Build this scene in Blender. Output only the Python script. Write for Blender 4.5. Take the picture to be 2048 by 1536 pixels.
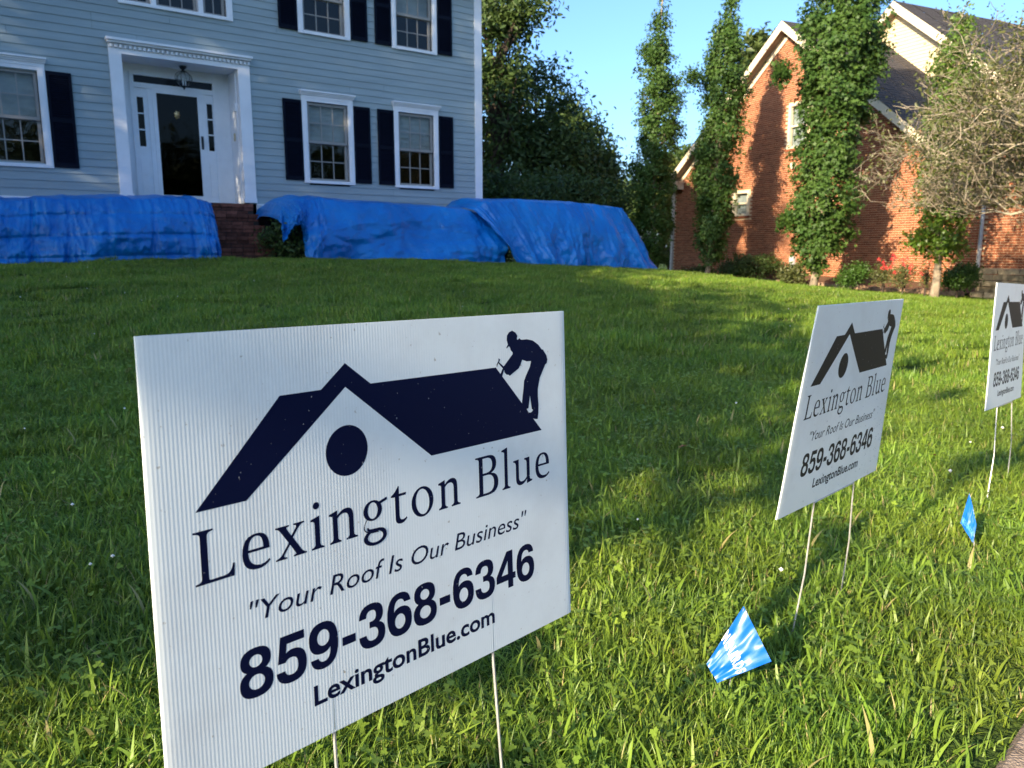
import bpy, math, random
import numpy as np
from mathutils import Vector, Matrix, noise

# ------------------------------------------------------------------ camera
R = math.radians
scene = bpy.context.scene
for o in list(bpy.data.objects):
    bpy.data.objects.remove(o)
COL = scene.collection
F_PX, CX, CY, PITCH, H = 1540.0, 1024.0, 768.0, R(9.95), 0.91
cam_d = bpy.data.cameras.new('camera')
cam = bpy.data.objects.new('camera', cam_d)
COL.objects.link(cam)
cam_d.sensor_width = 36.0
cam_d.lens = 36.0 * F_PX / 2048.0
cam_d.clip_start = 0.02
cam_d.clip_end = 2000
cam.location = (0, 0, H)
cam.rotation_euler = (R(90) - PITCH, 0, 0)
cam_d.dof.use_dof = True
cam_d.dof.focus_distance = 1.25
cam_d.dof.aperture_fstop = 11.0
scene.camera = cam

# ------------------------------------------------------------------ sky, sun, exposure
SUN_AZ, SUN_EL = R(39.8), R(21.0)          # direction the light travels (from +Y towards +X), elevation
world = bpy.data.worlds.new('World')
scene.world = world
world.use_nodes = True
wn = world.node_tree
wn.nodes.clear()
sky = wn.nodes.new('ShaderNodeTexSky')
sky.sky_type = 'NISHITA'
sky.sun_disc = False
sky.sun_elevation = SUN_EL
sky.sun_rotation = SUN_AZ + math.pi
sky.air_density = 1.0
sky.dust_density = 2.0
sky.ozone_density = 6.0
bg = wn.nodes.new('ShaderNodeBackground')
bg.inputs[1].default_value = 0.135
wo = wn.nodes.new('ShaderNodeOutputWorld')
wn.links.new(sky.outputs[0], bg.inputs[0])
wn.links.new(bg.outputs[0], wo.inputs[0])
sun_d = bpy.data.lights.new('sun', 'SUN')
sun_d.energy = 4.6
sun_d.angle = R(0.53)
sun_d.color = (1.0, 0.83, 0.6)
sun = bpy.data.objects.new('sun', sun_d)
COL.objects.link(sun)
ldir = Vector((math.sin(SUN_AZ) * math.cos(SUN_EL), math.cos(SUN_AZ) * math.cos(SUN_EL), -math.sin(SUN_EL)))
sun.rotation_euler = ldir.to_track_quat('-Z', 'Y').to_euler()
sun.location = (-20, -20, 25)
scene.view_settings.view_transform = 'Standard'
scene.view_settings.look = 'None'
scene.view_settings.exposure = 1.42
scene.view_settings.gamma = 1.0
scene.view_settings.use_curve_mapping = False
try:
    scene.cycles.use_denoising = True
    scene.cycles.max_bounces = 8
    scene.cycles.transparent_max_bounces = 12
    scene.cycles.sample_clamp_indirect = 6.0
except Exception:
    pass

rng = np.random.default_rng(7)
random.seed(7)

# ------------------------------------------------------------------ helpers
def ray(u, v):
    x = (u - CX) / F_PX; y = (v - CY) / F_PX
    c, s = math.cos(PITCH), math.sin(PITCH)
    return Vector((x, c - y * s, -y * c - s))
CAMP = Vector((0, 0, H))
def px(u, v, Y):                    # the place seen at pixel (u, v) of the photograph, Y metres ahead
    r = ray(u, v)
    return CAMP + r * (Y / r.y)
def pxz(u, v, zc):                  # same, by depth along the optical axis
    return CAMP + ray(u, v) * zc

def tag(o, label=None, cat=None, group=None, kind=None):
    if label: o['label'] = label
    if cat: o['category'] = cat
    if group: o['group'] = group
    if kind: o['kind'] = kind
    return o

def empty(name, loc=(0, 0, 0), label=None, cat=None, group=None, parent=None, kind=None):
    o = bpy.data.objects.new(name, None)
    COL.objects.link(o)
    o.location = loc
    o.empty_display_size = 0.2
    if parent:
        o.parent = parent
        o.matrix_parent_inverse = Matrix.Translation(-root_loc(parent))
    return tag(o, label, cat, group, kind)

def root_loc(p):
    v = Vector((0, 0, 0))
    while p is not None:
        v = v + Vector(p.location); p = p.parent
    return v

def link(name, me, parent=None):
    o = bpy.data.objects.new(name, me)
    COL.objects.link(o)
    if parent is not None:
        o.parent = parent
    return o

class MB:
    """collects polygons in world coordinates and links them as one mesh object"""
    def __init__(s):
        s.v = []; s.f = []; s.mi = []
    def add(s, vs, fs, mi=0):
        b = len(s.v)
        s.v += [tuple(p) for p in vs]
        s.f += [tuple(b + i for i in f) for f in fs]
        s.mi += [mi] * len(fs)
    def box(s, O, a, b, c, mi=0):   # O corner, a b c edge vectors
        O, a, b, c = Vector(O), Vector(a), Vector(b), Vector(c)
        P = [O, O + a, O + a + b, O + b, O + c, O + a + c, O + a + b + c, O + b + c]
        fs = [(0, 3, 2, 1), (4, 5, 6, 7), (0, 1, 5, 4), (1, 2, 6, 5), (2, 3, 7, 6), (3, 0, 4, 7)]
        if a.cross(b).dot(c) < 0:
            fs = [f[::-1] for f in fs]
        s.add(P, fs, mi)
    def tube(s, pts, rad, n=6, mi=0, cap=True):
        pts = [Vector(p) for p in pts]
        if not hasattr(rad, '__len__'): rad = [rad] * len(pts)
        ref = Vector((0.31, 0.17, 0.93)).normalized()
        vs = []; fs = []
        for i, p in enumerate(pts):
            d = (pts[min(i + 1, len(pts) - 1)] - pts[max(i - 1, 0)])
            if d.length < 1e-9: d = Vector((0, 0, 1))
            d.normalize()
            u = d.cross(ref)
            if u.length < 0.05: u = d.cross(Vector((1, 0, 0)))
            u.normalize(); w = d.cross(u)
            for k in range(n):
                a = 2 * math.pi * k / n
                vs.append(p + (u * math.cos(a) + w * math.sin(a)) * rad[i])
        for i in range(len(pts) - 1):
            for k in range(n):
                k2 = (k + 1) % n
                fs.append((i * n + k, i * n + k2, (i + 1) * n + k2, (i + 1) * n + k))
        if cap:
            fs.append(tuple(range(n))[::-1]); fs.append(tuple(range((len(pts) - 1) * n, len(pts) * n)))
        s.add(vs, fs, mi)
    def build(s, name, mats, parent=None, smooth=False, label=None, kind=None, origin=None):
        if origin is None:
            origin = root_loc(parent) if parent is not None else Vector((0, 0, 0))
        me = bpy.data.meshes.new(name)
        ov = Vector(origin)
        me.from_pydata([(p[0] - ov.x, p[1] - ov.y, p[2] - ov.z) for p in s.v], [], s.f)
        mats = mats if isinstance(mats, (list, tuple)) else [mats]
        for m in mats: me.materials.append(m)
        if len(mats) > 1: me.polygons.foreach_set('material_index', s.mi)
        if smooth: me.polygons.foreach_set('use_smooth', [True] * len(me.polygons))
        me.update()
        o = link(name, me, parent)
        if parent is None: o.location = ov
        return tag(o, label, None, None, kind)

def np_mesh(name, V, F, mat, tint=None, smooth=False):
    """V (n,3), F (m,k) constant k"""
    me = bpy.data.meshes.new(name)
    V = np.asarray(V, np.float32); F = np.asarray(F, np.int32)
    m, k = F.shape
    me.vertices.add(len(V)); me.vertices.foreach_set('co', V.ravel())
    me.loops.add(m * k); me.loops.foreach_set('vertex_index', F.ravel())
    me.polygons.add(m)
    me.polygons.foreach_set('loop_start', np.arange(0, m * k, k, dtype=np.int32))
    me.polygons.foreach_set('loop_total', np.full(m, k, np.int32))
    if smooth: me.polygons.foreach_set('use_smooth', np.ones(m, bool))
    me.materials.append(mat)
    if tint is not None:
        a = me.attributes.new('tint', 'FLOAT', 'POINT')
        a.data.foreach_set('value', np.asarray(tint, np.float32))
    me.update(calc_edges=True)
    return me

# ------------------------------------------------------------------ materials
class NT:
    def __init__(s, name):
        s.m = bpy.data.materials.new(name); s.m.use_nodes = True
        s.t = s.m.node_tree; s.t.nodes.clear()
    def n(s, ty, **kw):
        nd = s.t.nodes.new(ty)
        for k, v in kw.items():
            if k.startswith('i_'):
                key = k[2:]
                key = int(key) if key.isdigit() else key.replace('_', ' ')
                nd.inputs[key].default_value = v
            else: setattr(nd, k, v)
        return nd
    def l(s, a, b): s.t.links.new(a, b)
    def out(s, sh):
        o = s.n('ShaderNodeOutputMaterial'); s.l(sh, o.inputs[0]); return s.m

def c4(c): return (c[0], c[1], c[2], 1.0)

def mat(name, col, rough=0.6, spec=0.3, var=0.12, vscale=6.0, bump=0.0, bscale=60.0, metal=0.0, col2=None, stretch=None, objvar=0.0):
    t = NT(name)
    b = t.n('ShaderNodeBsdfPrincipled')
    b.inputs['Roughness'].default_value = rough
    b.inputs['Specular IOR Level'].default_value = spec
    b.inputs['Metallic'].default_value = metal
    geo = t.n('ShaderNodeNewGeometry')
    src = geo.outputs['Position']
    if stretch:
        mp = t.n('ShaderNodeMapping'); mp.inputs['Scale'].default_value = stretch
        t.l(src, mp.inputs['Vector']); src = mp.outputs[0]
    nz = t.n('ShaderNodeTexNoise'); nz.inputs['Scale'].default_value = vscale; nz.inputs['Detail'].default_value = 5; nz.inputs['Roughness'].default_value = 0.6
    t.l(src, nz.inputs['Vector'])
    mx = t.n('ShaderNodeMix', data_type='RGBA')
    a = col; c2 = col2 if col2 else tuple(min(1, x * (1 - var)) for x in col)
    a2 = col if col2 else tuple(min(1, x * (1 + var)) for x in col)
    rp = t.n('ShaderNodeMapRange'); rp.inputs['From Min'].default_value = 0.3; rp.inputs['From Max'].default_value = 0.7
    t.l(nz.outputs[0], rp.inputs[0]); t.l(rp.outputs[0], mx.inputs[0])
    mx.inputs[6].default_value = c4(c2); mx.inputs[7].default_value = c4(a2)
    colout = mx.outputs[2]
    if objvar:
        oi = t.n('ShaderNodeObjectInfo')
        hs = t.n('ShaderNodeHueSaturation')
        r1 = t.n('ShaderNodeMapRange'); r1.inputs['To Min'].default_value = 1 - objvar; r1.inputs['To Max'].default_value = 1 + objvar
        t.l(oi.outputs['Random'], r1.inputs[0]); t.l(r1.outputs[0], hs.inputs['Value']); t.l(colout, hs.inputs['Color'])
        colout = hs.outputs[0]
    t.l(colout, b.inputs['Base Color'])
    if bump:
        n2 = t.n('ShaderNodeTexNoise'); n2.inputs['Scale'].default_value = bscale; n2.inputs['Detail'].default_value = 4
        t.l(src, n2.inputs['Vector'])
        bp = t.n('ShaderNodeBump'); bp.inputs['Strength'].default_value = bump; bp.inputs['Distance'].default_value = 0.02
        t.l(n2.outputs[0], bp.inputs['Height']); t.l(bp.outputs[0], b.inputs['Normal'])
    return t.out(b.outputs[0])

def leafmat(name, c1, c2, c3=None, trans=0.35, rough=0.45, spec=0.4, inst=False, patch=0.0):
    """leaf or blade: colour from per-leaf 'tint', diffuse + translucent + gloss"""
    t = NT(name)
    at = t.n('ShaderNodeAttribute', attribute_name='tint')
    rp = t.n('ShaderNodeValToRGB')
    rp.color_ramp.elements[0].color = c4(c1); rp.color_ramp.elements[1].color = c4(c2)
    if c3:
        rp.color_ramp.elements[1].position = 0.9
        e = rp.color_ramp.elements.new(0.97); e.color = c4(c3)
    t.l(at.outputs['Fac'], rp.inputs[0])
    col = rp.outputs[0]
    if inst or patch:
        geo = t.n('ShaderNodeNewGeometry')
        nz = t.n('ShaderNodeTexNoise'); nz.inputs['Scale'].default_value = 0.9; nz.inputs['Detail'].default_value = 5
        t.l(geo.outputs['Position'], nz.inputs['Vector'])
        mr = t.n('ShaderNodeMapRange'); mr.inputs['From Min'].default_value = 0.3; mr.inputs['From Max'].default_value = 0.7
        mr.inputs['To Min'].default_value = 1 - patch; mr.inputs['To Max'].default_value = 1 + patch
        t.l(nz.outputs[0], mr.inputs[0])
        hs = t.n('ShaderNodeHueSaturation'); t.l(col, hs.inputs['Color']); t.l(mr.outputs[0], hs.inputs['Value'])
        n3 = t.n('ShaderNodeTexNoise'); n3.inputs['Scale'].default_value = 2.3; n3.inputs['Detail'].default_value = 3
        t.l(geo.outputs['Position'], n3.inputs['Vector'])
        m3 = t.n('ShaderNodeMapRange'); m3.inputs['From Min'].default_value = 0.3; m3.inputs['From Max'].default_value = 0.7
        m3.inputs['To Min'].default_value = 0.485; m3.inputs['To Max'].default_value = 0.515
        t.l(n3.outputs[0], m3.inputs[0]); t.l(m3.outputs[0], hs.inputs['Hue'])
        col = hs.outputs[0]
    b = t.n('ShaderNodeBsdfPrincipled')
    b.inputs['Roughness'].default_value = rough; b.inputs['Specular IOR Level'].default_value = spec
    t.l(col, b.inputs['Base Color'])
    tr = t.n('ShaderNodeBsdfTranslucent')
    g = t.n('ShaderNodeGamma'); g.inputs[1].default_value = 0.85
    t.l(col, g.inputs[0]); t.l(g.outputs[0], tr.inputs[0])
    ms = t.n('ShaderNodeMixShader'); ms.inputs[0].default_value = trans
    t.l(b.outputs[0], ms.inputs[1]); t.l(tr.outputs[0], ms.inputs[2])
    return t.out(ms.outputs[0])

def glassmat(name, tint=(0.25, 0.3, 0.32), fac=0.12):
    t = NT(name)
    tr = t.n('ShaderNodeBsdfTransparent'); tr.inputs[0].default_value = c4(tint)
    gl = t.n('ShaderNodeBsdfGlossy'); gl.inputs['Roughness'].default_value = 0.03
    fr = t.n('ShaderNodeFresnel'); fr.inputs[0].default_value = 1.5
    ad = t.n('ShaderNodeMath', operation='ADD'); ad.inputs[1].default_value = fac
    g0 = t.n('ShaderNodeNewGeometry'); ib = t.n('ShaderNodeMath', operation='SUBTRACT'); ib.inputs[0].default_value = 1.0; t.l(g0.outputs['Backfacing'], ib.inputs[1])
    mu = t.n('ShaderNodeMath', operation='MULTIPLY'); t.l(fr.outputs[0], mu.inputs[0]); t.l(ib.outputs[0], mu.inputs[1]); t.l(mu.outputs[0], ad.inputs[0])
    nz = t.n('ShaderNodeTexNoise'); nz.inputs['Scale'].default_value = 3.0
    geo = t.n('ShaderNodeNewGeometry'); t.l(geo.outputs['Position'], nz.inputs['Vector'])
    bp = t.n('ShaderNodeBump'); bp.inputs['Strength'].default_value = 0.05; bp.inputs['Distance'].default_value = 0.05
    t.l(nz.outputs[0], bp.inputs['Height']); t.l(bp.outputs[0], gl.inputs['Normal'])
    ms = t.n('ShaderNodeMixShader')
    t.l(ad.outputs[0], ms.inputs[0]); t.l(tr.outputs[0], ms.inputs[1]); t.l(gl.outputs[0], ms.inputs[2])
    return t.out(ms.outputs[0])

M = {}
M['siding'] = mat('pale_blue_siding', (0.31, 0.38, 0.395), 0.55, 0.3, 0.09, 2.0, 0.15, 40, stretch=(0.6, 0.6, 8), objvar=0.04)
M['trim'] = mat('white_trim_paint', (0.84, 0.85, 0.86), 0.45, 0.35, 0.05, 3.0, 0.05, 50)
M['sash'] = mat('taupe_sash_paint', (0.30, 0.29, 0.27), 0.5, 0.3, 0.06)
M['shutter'] = mat('navy_shutter_paint', (0.0025, 0.0045, 0.013), 0.55, 0.1, 0.15)
M['door_white'] = mat('white_door_paint', (0.80, 0.82, 0.84), 0.4, 0.35, 0.04)
M['door_dark'] = mat('dark_door_paint', (0.004, 0.006, 0.012), 0.35, 0.4, 0.1)
M['glass'] = glassmat('window_glass', (0.9, 0.92, 0.92), 0.0)
M['glass_dark'] = glassmat('storm_door_glass', (0.15, 0.15, 0.15), -0.025)
M['glass_clear'] = glassmat('lantern_glass', (0.85, 0.88, 0.9), 0.05)
M['blind'] = mat('grey_window_blind', (0.33, 0.36, 0.35), 0.8, 0.1, 0.18, 4.0)
M['room_shade'] = mat('painted_room_shade', (0.012, 0.014, 0.016), 0.9, 0.1)  # near-black colour stands in for the shade of unlit rooms
M['black_metal'] = mat('black_metal', (0.012, 0.012, 0.013), 0.4, 0.5)
M['brass'] = mat('aged_brass', (0.55, 0.42, 0.2), 0.35, 0.5, metal=0.8)
M['cream_plate'] = mat('cream_plate', (0.55, 0.45, 0.25), 0.5)
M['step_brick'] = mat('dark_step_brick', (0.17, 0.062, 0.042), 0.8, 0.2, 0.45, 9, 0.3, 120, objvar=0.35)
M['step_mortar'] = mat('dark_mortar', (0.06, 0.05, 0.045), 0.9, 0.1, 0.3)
M['brick'] = mat('red_brick', (0.31, 0.10, 0.046), 0.85, 0.15, 0.3, 7, 0.3, 90, objvar=0.16)
M['mortar'] = mat('pale_mortar', (0.62, 0.45, 0.28), 0.9, 0.1, 0.2, 10)
M['cream'] = mat('cream_trim_paint', (0.72, 0.62, 0.44), 0.55, 0.3, 0.06)
M['soffit'] = mat('brown_soffit', (0.26, 0.20, 0.15), 0.7, 0.2)
M['beige_siding'] = mat('beige_siding', (0.66, 0.54, 0.33), 0.6, 0.25, 0.06)
M['shingle'] = mat('charcoal_shingle', (0.075, 0.068, 0.066), 0.9, 0.15, 0.35, 14, 0.4, 70)
M['vinyl'] = mat('pale_downspout', (0.62, 0.58, 0.50), 0.5, 0.3)
M['black_pipe'] = mat('black_drain_pipe', (0.02, 0.02, 0.022), 0.5, 0.4)
M['stone'] = mat('tan_field_stone', (0.36, 0.28, 0.18), 0.9, 0.15, 0.4, 8, 0.5, 40, objvar=0.3)
M['edging'] = mat('tan_edging_block', (0.34, 0.22, 0.14), 0.9, 0.15, 0.3, 8, 0.4, 50, objvar=0.25)
M['mulch'] = mat('brown_mulch', (0.15, 0.085, 0.05), 0.95, 0.1, 0.5, 20, 0.8, 40)
M['foundation'] = mat('tan_foundation', (0.50, 0.36, 0.2), 0.9, 0.1, 0.25, 4)
M['bark'] = mat('grey_brown_bark', (0.30, 0.24, 0.17), 0.9, 0.15, 0.35, 14, 0.6, 40, stretch=(1, 1, 0.4))
M['dark_bark'] = mat('dark_bark', (0.06, 0.045, 0.035), 0.9, 0.15, 0.35, 14, 0.6, 40)
M['lichen_bark'] = mat('lichen_grey_bark', (0.33, 0.28, 0.20), 0.9, 0.15, 0.45, 9, 0.4, 60, col2=(0.14, 0.11, 0.075))
M['pale_bark'] = mat('pale_lichen_bark', (0.50, 0.45, 0.33), 0.9, 0.15, 0.4, 9, 0.4, 60, col2=(0.25, 0.2, 0.14))
M['pale_blue_print'] = mat('pale_blue_flag_print', (0.10, 0.36, 0.85), 0.4, 0.4, 0.03)
M['wire'] = mat('galvanised_wire', (0.42, 0.41, 0.38), 0.4, 0.5, 0.2, 60, metal=0.3)
M['wood_rail'] = mat('weathered_rail_wood', (0.42, 0.32, 0.2), 0.8, 0.2, 0.2)
M['concrete'] = mat('worn_concrete', (0.30, 0.225, 0.16), 0.9, 0.2, 0.4, 30, 0.6, 160)
M['pink'] = mat('rose_petals', (0.62, 0.05, 0.06), 0.6, 0.2, 0.3, 30)
M['white_flower'] = mat('white_clover_petals', (0.75, 0.72, 0.66), 0.7, 0.2, 0.1)
M['dead_leaf'] = mat('dead_leaf', (0.30, 0.14, 0.07), 0.8, 0.2, 0.5, 40)
M['utility'] = mat('grey_utility_box', (0.42, 0.44, 0.44), 0.5, 0.3)
def print_mat(name, col):
    t = NT(name)
    b = t.n('ShaderNodeBsdfPrincipled'); b.inputs['Roughness'].default_value = 0.55; b.inputs['Specular IOR Level'].default_value = 0.1
    geo = t.n('ShaderNodeNewGeometry')
    sp = t.n('ShaderNodeTexNoise'); sp.inputs['Scale'].default_value = 210; sp.inputs['Detail'].default_value = 2
    t.l(geo.outputs['Position'], sp.inputs['Vector'])
    sr = t.n('ShaderNodeMapRange'); sr.inputs['From Min'].default_value = 0.73; sr.inputs['From Max'].default_value = 0.79
    t.l(sp.outputs[0], sr.inputs[0])
    mx = t.n('ShaderNodeMix', data_type='RGBA'); t.l(sr.outputs[0], mx.inputs[0]); mx.inputs[6].default_value = c4(col); mx.inputs[7].default_value = (0.5, 0.5, 0.5, 1)
    t.l(mx.outputs[2], b.inputs['Base Color'])
    return t.out(b.outputs[0])
M['navy_print'] = print_mat('scuffed_navy_print', (0.0012, 0.004, 0.028))
M['charcoal_print'] = print_mat('scuffed_charcoal_print', (0.024, 0.023, 0.020))
M['flag_white'] = mat('white_flag_print', (0.80, 0.86, 0.92), 0.35, 0.5, 0.03)
M['water'] = glassmat('dew_water', (0.95, 0.97, 1.0), 0.15)

def coro_mat():
    t = NT('white_corrugated_plastic')
    b = t.n('ShaderNodeBsdfPrincipled')
    b.inputs['Roughness'].default_value = 0.42; b.inputs['Specular IOR Level'].default_value = 0.4
    geo = t.n('ShaderNodeNewGeometry')
    nz = t.n('ShaderNodeTexNoise'); nz.inputs['Scale'].default_value = 7; nz.inputs['Detail'].default_value = 8; nz.inputs['Roughness'].default_value = 0.7
    t.l(geo.outputs['Position'], nz.inputs['Vector'])
    rp = t.n('ShaderNodeValToRGB')
    rp.color_ramp.elements[0].position = 0.25; rp.color_ramp.elements[0].color = (0.76, 0.79, 0.76, 1)
    rp.color_ramp.elements[1].position = 0.55; rp.color_ramp.elements[1].color = (0.86, 0.91, 0.88, 1)
    t.l(nz.outputs[0], rp.inputs[0]); t.l(rp.outputs[0], b.inputs['Base Color'])
    sp = t.n('ShaderNodeTexNoise'); sp.inputs['Scale'].default_value = 130; sp.inputs['Detail'].default_value = 3
    t.l(geo.outputs['Position'], sp.inputs['Vector'])
    sr = t.n('ShaderNodeMapRange'); sr.inputs['From Min'].default_value = 0.70; sr.inputs['From Max'].default_value = 0.78
    t.l(sp.outputs[0], sr.inputs[0])
    dm_ = t.n('ShaderNodeMix', data_type='RGBA'); t.l(sr.outputs[0], dm_.inputs[0]); t.l(rp.outputs[0], dm_.inputs[6]); dm_.inputs[7].default_value = (0.42, 0.38, 0.30, 1)
    t.l(dm_.outputs[2], b.inputs['Base Color'])
    tr = t.n('ShaderNodeBsdfTranslucent'); tr.inputs[0].default_value = (0.8, 0.85, 0.85, 1)
    ms = t.n('ShaderNodeMixShader'); ms.inputs[0].default_value = 0.14
    t.l(b.outputs[0], ms.inputs[1]); t.l(tr.outputs[0], ms.inputs[2])
    return t.out(ms.outputs[0])
M['coro'] = coro_mat()

def tarp_mat():
    t = NT('blue_poly_tarp')
    b = t.n('ShaderNodeBsdfPrincipled')
    b.inputs['Roughness'].default_value = 0.36; b.inputs['Specular IOR Level'].default_value = 0.5
    geo = t.n('ShaderNodeNewGeometry')
    nz = t.n('ShaderNodeTexNoise'); nz.inputs['Scale'].default_value = 1.7; nz.inputs['Detail'].default_value = 6
    t.l(geo.outputs['Position'], nz.inputs['Vector'])
    rp = t.n('ShaderNodeValToRGB')
    rp.color_ramp.elements[0].position = 0.3; rp.color_ramp.elements[0].color = (0.002, 0.145, 0.50, 1)
    rp.color_ramp.elements[1].position = 0.7; rp.color_ramp.elements[1].color = (0.004, 0.225, 0.66, 1)
    t.l(nz.outputs[0], rp.inputs[0]); t.l(rp.outputs[0], b.inputs['Base Color'])
    n2 = t.n('ShaderNodeTexNoise'); n2.inputs['Scale'].default_value = 5.0; n2.inputs['Detail'].default_value = 5; n2.inputs['Distortion'].default_value = 1.2
    t.l(geo.outputs['Position'], n2.inputs['Vector'])
    bp = t.n('ShaderNodeBump'); bp.inputs['Strength'].default_value = 0.5; bp.inputs['Distance'].default_value = 0.06
    t.l(n2.outputs[0], bp.inputs['Height']); t.l(bp.outputs[0], b.inputs['Normal'])
    tr = t.n('ShaderNodeBsdfTranslucent'); tr.inputs[0].default_value = (0.004, 0.13, 0.6, 1)
    ms = t.n('ShaderNodeMixShader'); ms.inputs[0].default_value = 0.1
    t.l(b.outputs[0], ms.inputs[1]); t.l(tr.outputs[0], ms.inputs[2])
    return t.out(ms.outputs[0])
M['tarp'] = tarp_mat()

def flag_mat():
    t = NT('blue_flag_vinyl')
    b = t.n('ShaderNodeBsdfPrincipled')
    b.inputs['Base Color'].default_value = (0.006, 0.16, 0.72, 1)
    b.inputs['Roughness'].default_value = 0.36; b.inputs['Specular IOR Level'].default_value = 0.8
    tr = t.n('ShaderNodeBsdfTranslucent'); tr.inputs[0].default_value = (0.01, 0.2, 0.85, 1)
    ms = t.n('ShaderNodeMixShader'); ms.inputs[0].default_value = 0.3
    t.l(b.outputs[0], ms.inputs[1]); t.l(tr.outputs[0], ms.inputs[2])
    return t.out(ms.outputs[0])
M['flag'] = flag_mat()

M['grass'] = leafmat('lawn_blade', (0.075, 0.15, 0.017), (0.235, 0.335, 0.035), (0.38, 0.32, 0.12), 0.3, 0.45, 0.35, True, 0.22)
M['sweetgum'] = leafmat('sweetgum_leaf', (0.028, 0.072, 0.014), (0.085, 0.145, 0.026), None, 0.2, 0.5, 0.22)
M['young_leaf'] = leafmat('bright_sweetgum_leaf', (0.06, 0.13, 0.014), (0.14, 0.22, 0.025), None, 0.35, 0.4, 0.45)
M['dark_leaf'] = leafmat('dark_tree_leaf', (0.03, 0.065, 0.016), (0.085, 0.125, 0.026), None, 0.25, 0.5, 0.3)
M['lit_leaf'] = leafmat('yellow_green_leaf', (0.08, 0.12, 0.02), (0.18, 0.20, 0.04), None, 0.35)
M['scrub_leaf'] = leafmat('dull_small_leaf', (0.06, 0.08, 0.02), (0.15, 0.15, 0.045), (0.28, 0.12, 0.05), 0.3)
M['box_leaf'] = leafmat('boxwood_leaf', (0.03, 0.08, 0.012), (0.08, 0.15, 0.02), None, 0.25)
M['rose_leaf'] = leafmat('rose_leaf', (0.07, 0.10, 0.03), (0.16, 0.16, 0.05), (0.3, 0.15, 0.06), 0.3)
M['pine'] = leafmat('pine_needle', (0.05, 0.085, 0.02), (0.12, 0.15, 0.04), None, 0.25)

def ground_mat():
    t = NT('lawn_soil')
    b = t.n('ShaderNodeBsdfPrincipled'); b.inputs['Roughness'].default_value = 0.95; b.inputs['Specular IOR Level'].default_value = 0.1
    geo = t.n('ShaderNodeNewGeometry')
    nz = t.n('ShaderNodeTexNoise'); nz.inputs['Scale'].default_value = 3.0; nz.inputs['Detail'].default_value = 8; nz.inputs['Roughness'].default_value = 0.7
    t.l(geo.outputs['Position'], nz.inputs['Vector'])
    rp = t.n('ShaderNodeValToRGB')
    rp.color_ramp.elements[0].position = 0.3; rp.color_ramp.elements[0].color = (0.03, 0.055, 0.012, 1)
    rp.color_ramp.elements[1].position = 0.7; rp.color_ramp.elements[1].color = (0.07, 0.105, 0.02, 1)
    t.l(nz.outputs[0], rp.inputs[0]); t.l(rp.outputs[0], b.inputs['Base Color'])
    n2 = t.n('ShaderNodeTexNoise'); n2.inputs['Scale'].default_value = 60; n2.inputs['Detail'].default_value = 4
    t.l(geo.outputs['Position'], n2.inputs['Vector'])
    bp = t.n('ShaderNodeBump'); bp.inputs['Strength'].default_value = 0.8; bp.inputs['Distance'].default_value = 0.03
    t.l(n2.outputs[0], bp.inputs['Height']); t.l(bp.outputs[0], b.inputs['Normal'])
    return t.out(b.outputs[0])
M['ground'] = ground_mat()

# ------------------------------------------------------------------ terrain (heights relative to the camera, thin-plate spline)
CP = np.array([
 (0.1, 1.1, -.915), (.79, 1.85, -.925), (1.89, 2.88, -.935), (.44, 1.46, -.92), (1.44, 2.27, -.925), (4, 5, -1.0), (8, 9, -1.1), (-1, 0, -.92), (-4, -3, -.95), (3, 1, -.95), (6, 2, -1.05), (12, 8, -1.15),
 (-7.4, 11.4, -.23), (-5, 13.1, -.2), (-2, 15.3, -.25), (.5, 17, -.38), (3.7, 19.4, -.58),
 (-6.1, 14.7, -.17), (-.7, 18.7, -.36), (-3, 6, -.62), (-6, 6, -.6), (-1, 10, -.5), (0, 6, -.73), (2, 8, -.76), (-1.6, 3.2, -.83),
 (4.9, 16, -.70), (5.9, 15, -.81), (7.4, 12, -.95), (3.4, 12.5, -.66), (5.0, 8.0, -.95),
 (9.5, 17.6, -1.16), (8.1, 21, -1.14), (6.26, 25, -1.05), (5, 28, -.98), (7.3, 18.3, -1.0),
 (6.6, 31.5, -1.02), (11.3, 23, -1.2), (14, 18, -1.25), (20, 15, -1.3), (0, 30, -.6), (10, 45, -1.2), (-20, 25, -.3), (-20, 5, -.4), (-15, -8, -.9), (18, 32, -1.25), (0, 48, -1.0)])
def _phi(r2): return np.where(r2 > 1e-12, 0.5 * r2 * np.log(np.maximum(r2, 1e-12)), 0.0)
_n = len(CP)
_A = _phi(((CP[:, None, :2] - CP[None, :, :2]) ** 2).sum(-1)) + np.eye(_n) * 0.02
_P = np.hstack([np.ones((_n, 1)), CP[:, :2]])
_S = np.linalg.solve(np.vstack([np.hstack([_A, _P]), np.hstack([_P.T, np.zeros((3, 3))])]), np.concatenate([CP[:, 2], np.zeros(3)]))
def ground(x, y):
    x = np.asarray(x, float); y = np.asarray(y, float)
    sh = x.shape; q = np.stack([x.ravel(), y.ravel()], 1)
    z = np.empty(len(q))
    for i in range(0, len(q), 20000):
        qq = q[i:i + 20000]
        z[i:i + 20000] = _phi(((qq[:, None] - CP[None, :, :2]) ** 2).sum(-1)) @ _S[:_n] + _S[_n] + qq @ _S[_n + 1:]
    r = np.hypot(q[:, 0], q[:, 1] - 15)
    w = np.clip((r - 28) / 30, 0, 1); w = w * w * (3 - 2 * w)
    z = np.clip(z, -1.6, 0.3) * (1 - w) + -1.1 * w
    return (z + H).reshape(sh)
def gz(x, y): return float(ground(np.array([x]), np.array([y]))[0])

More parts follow.
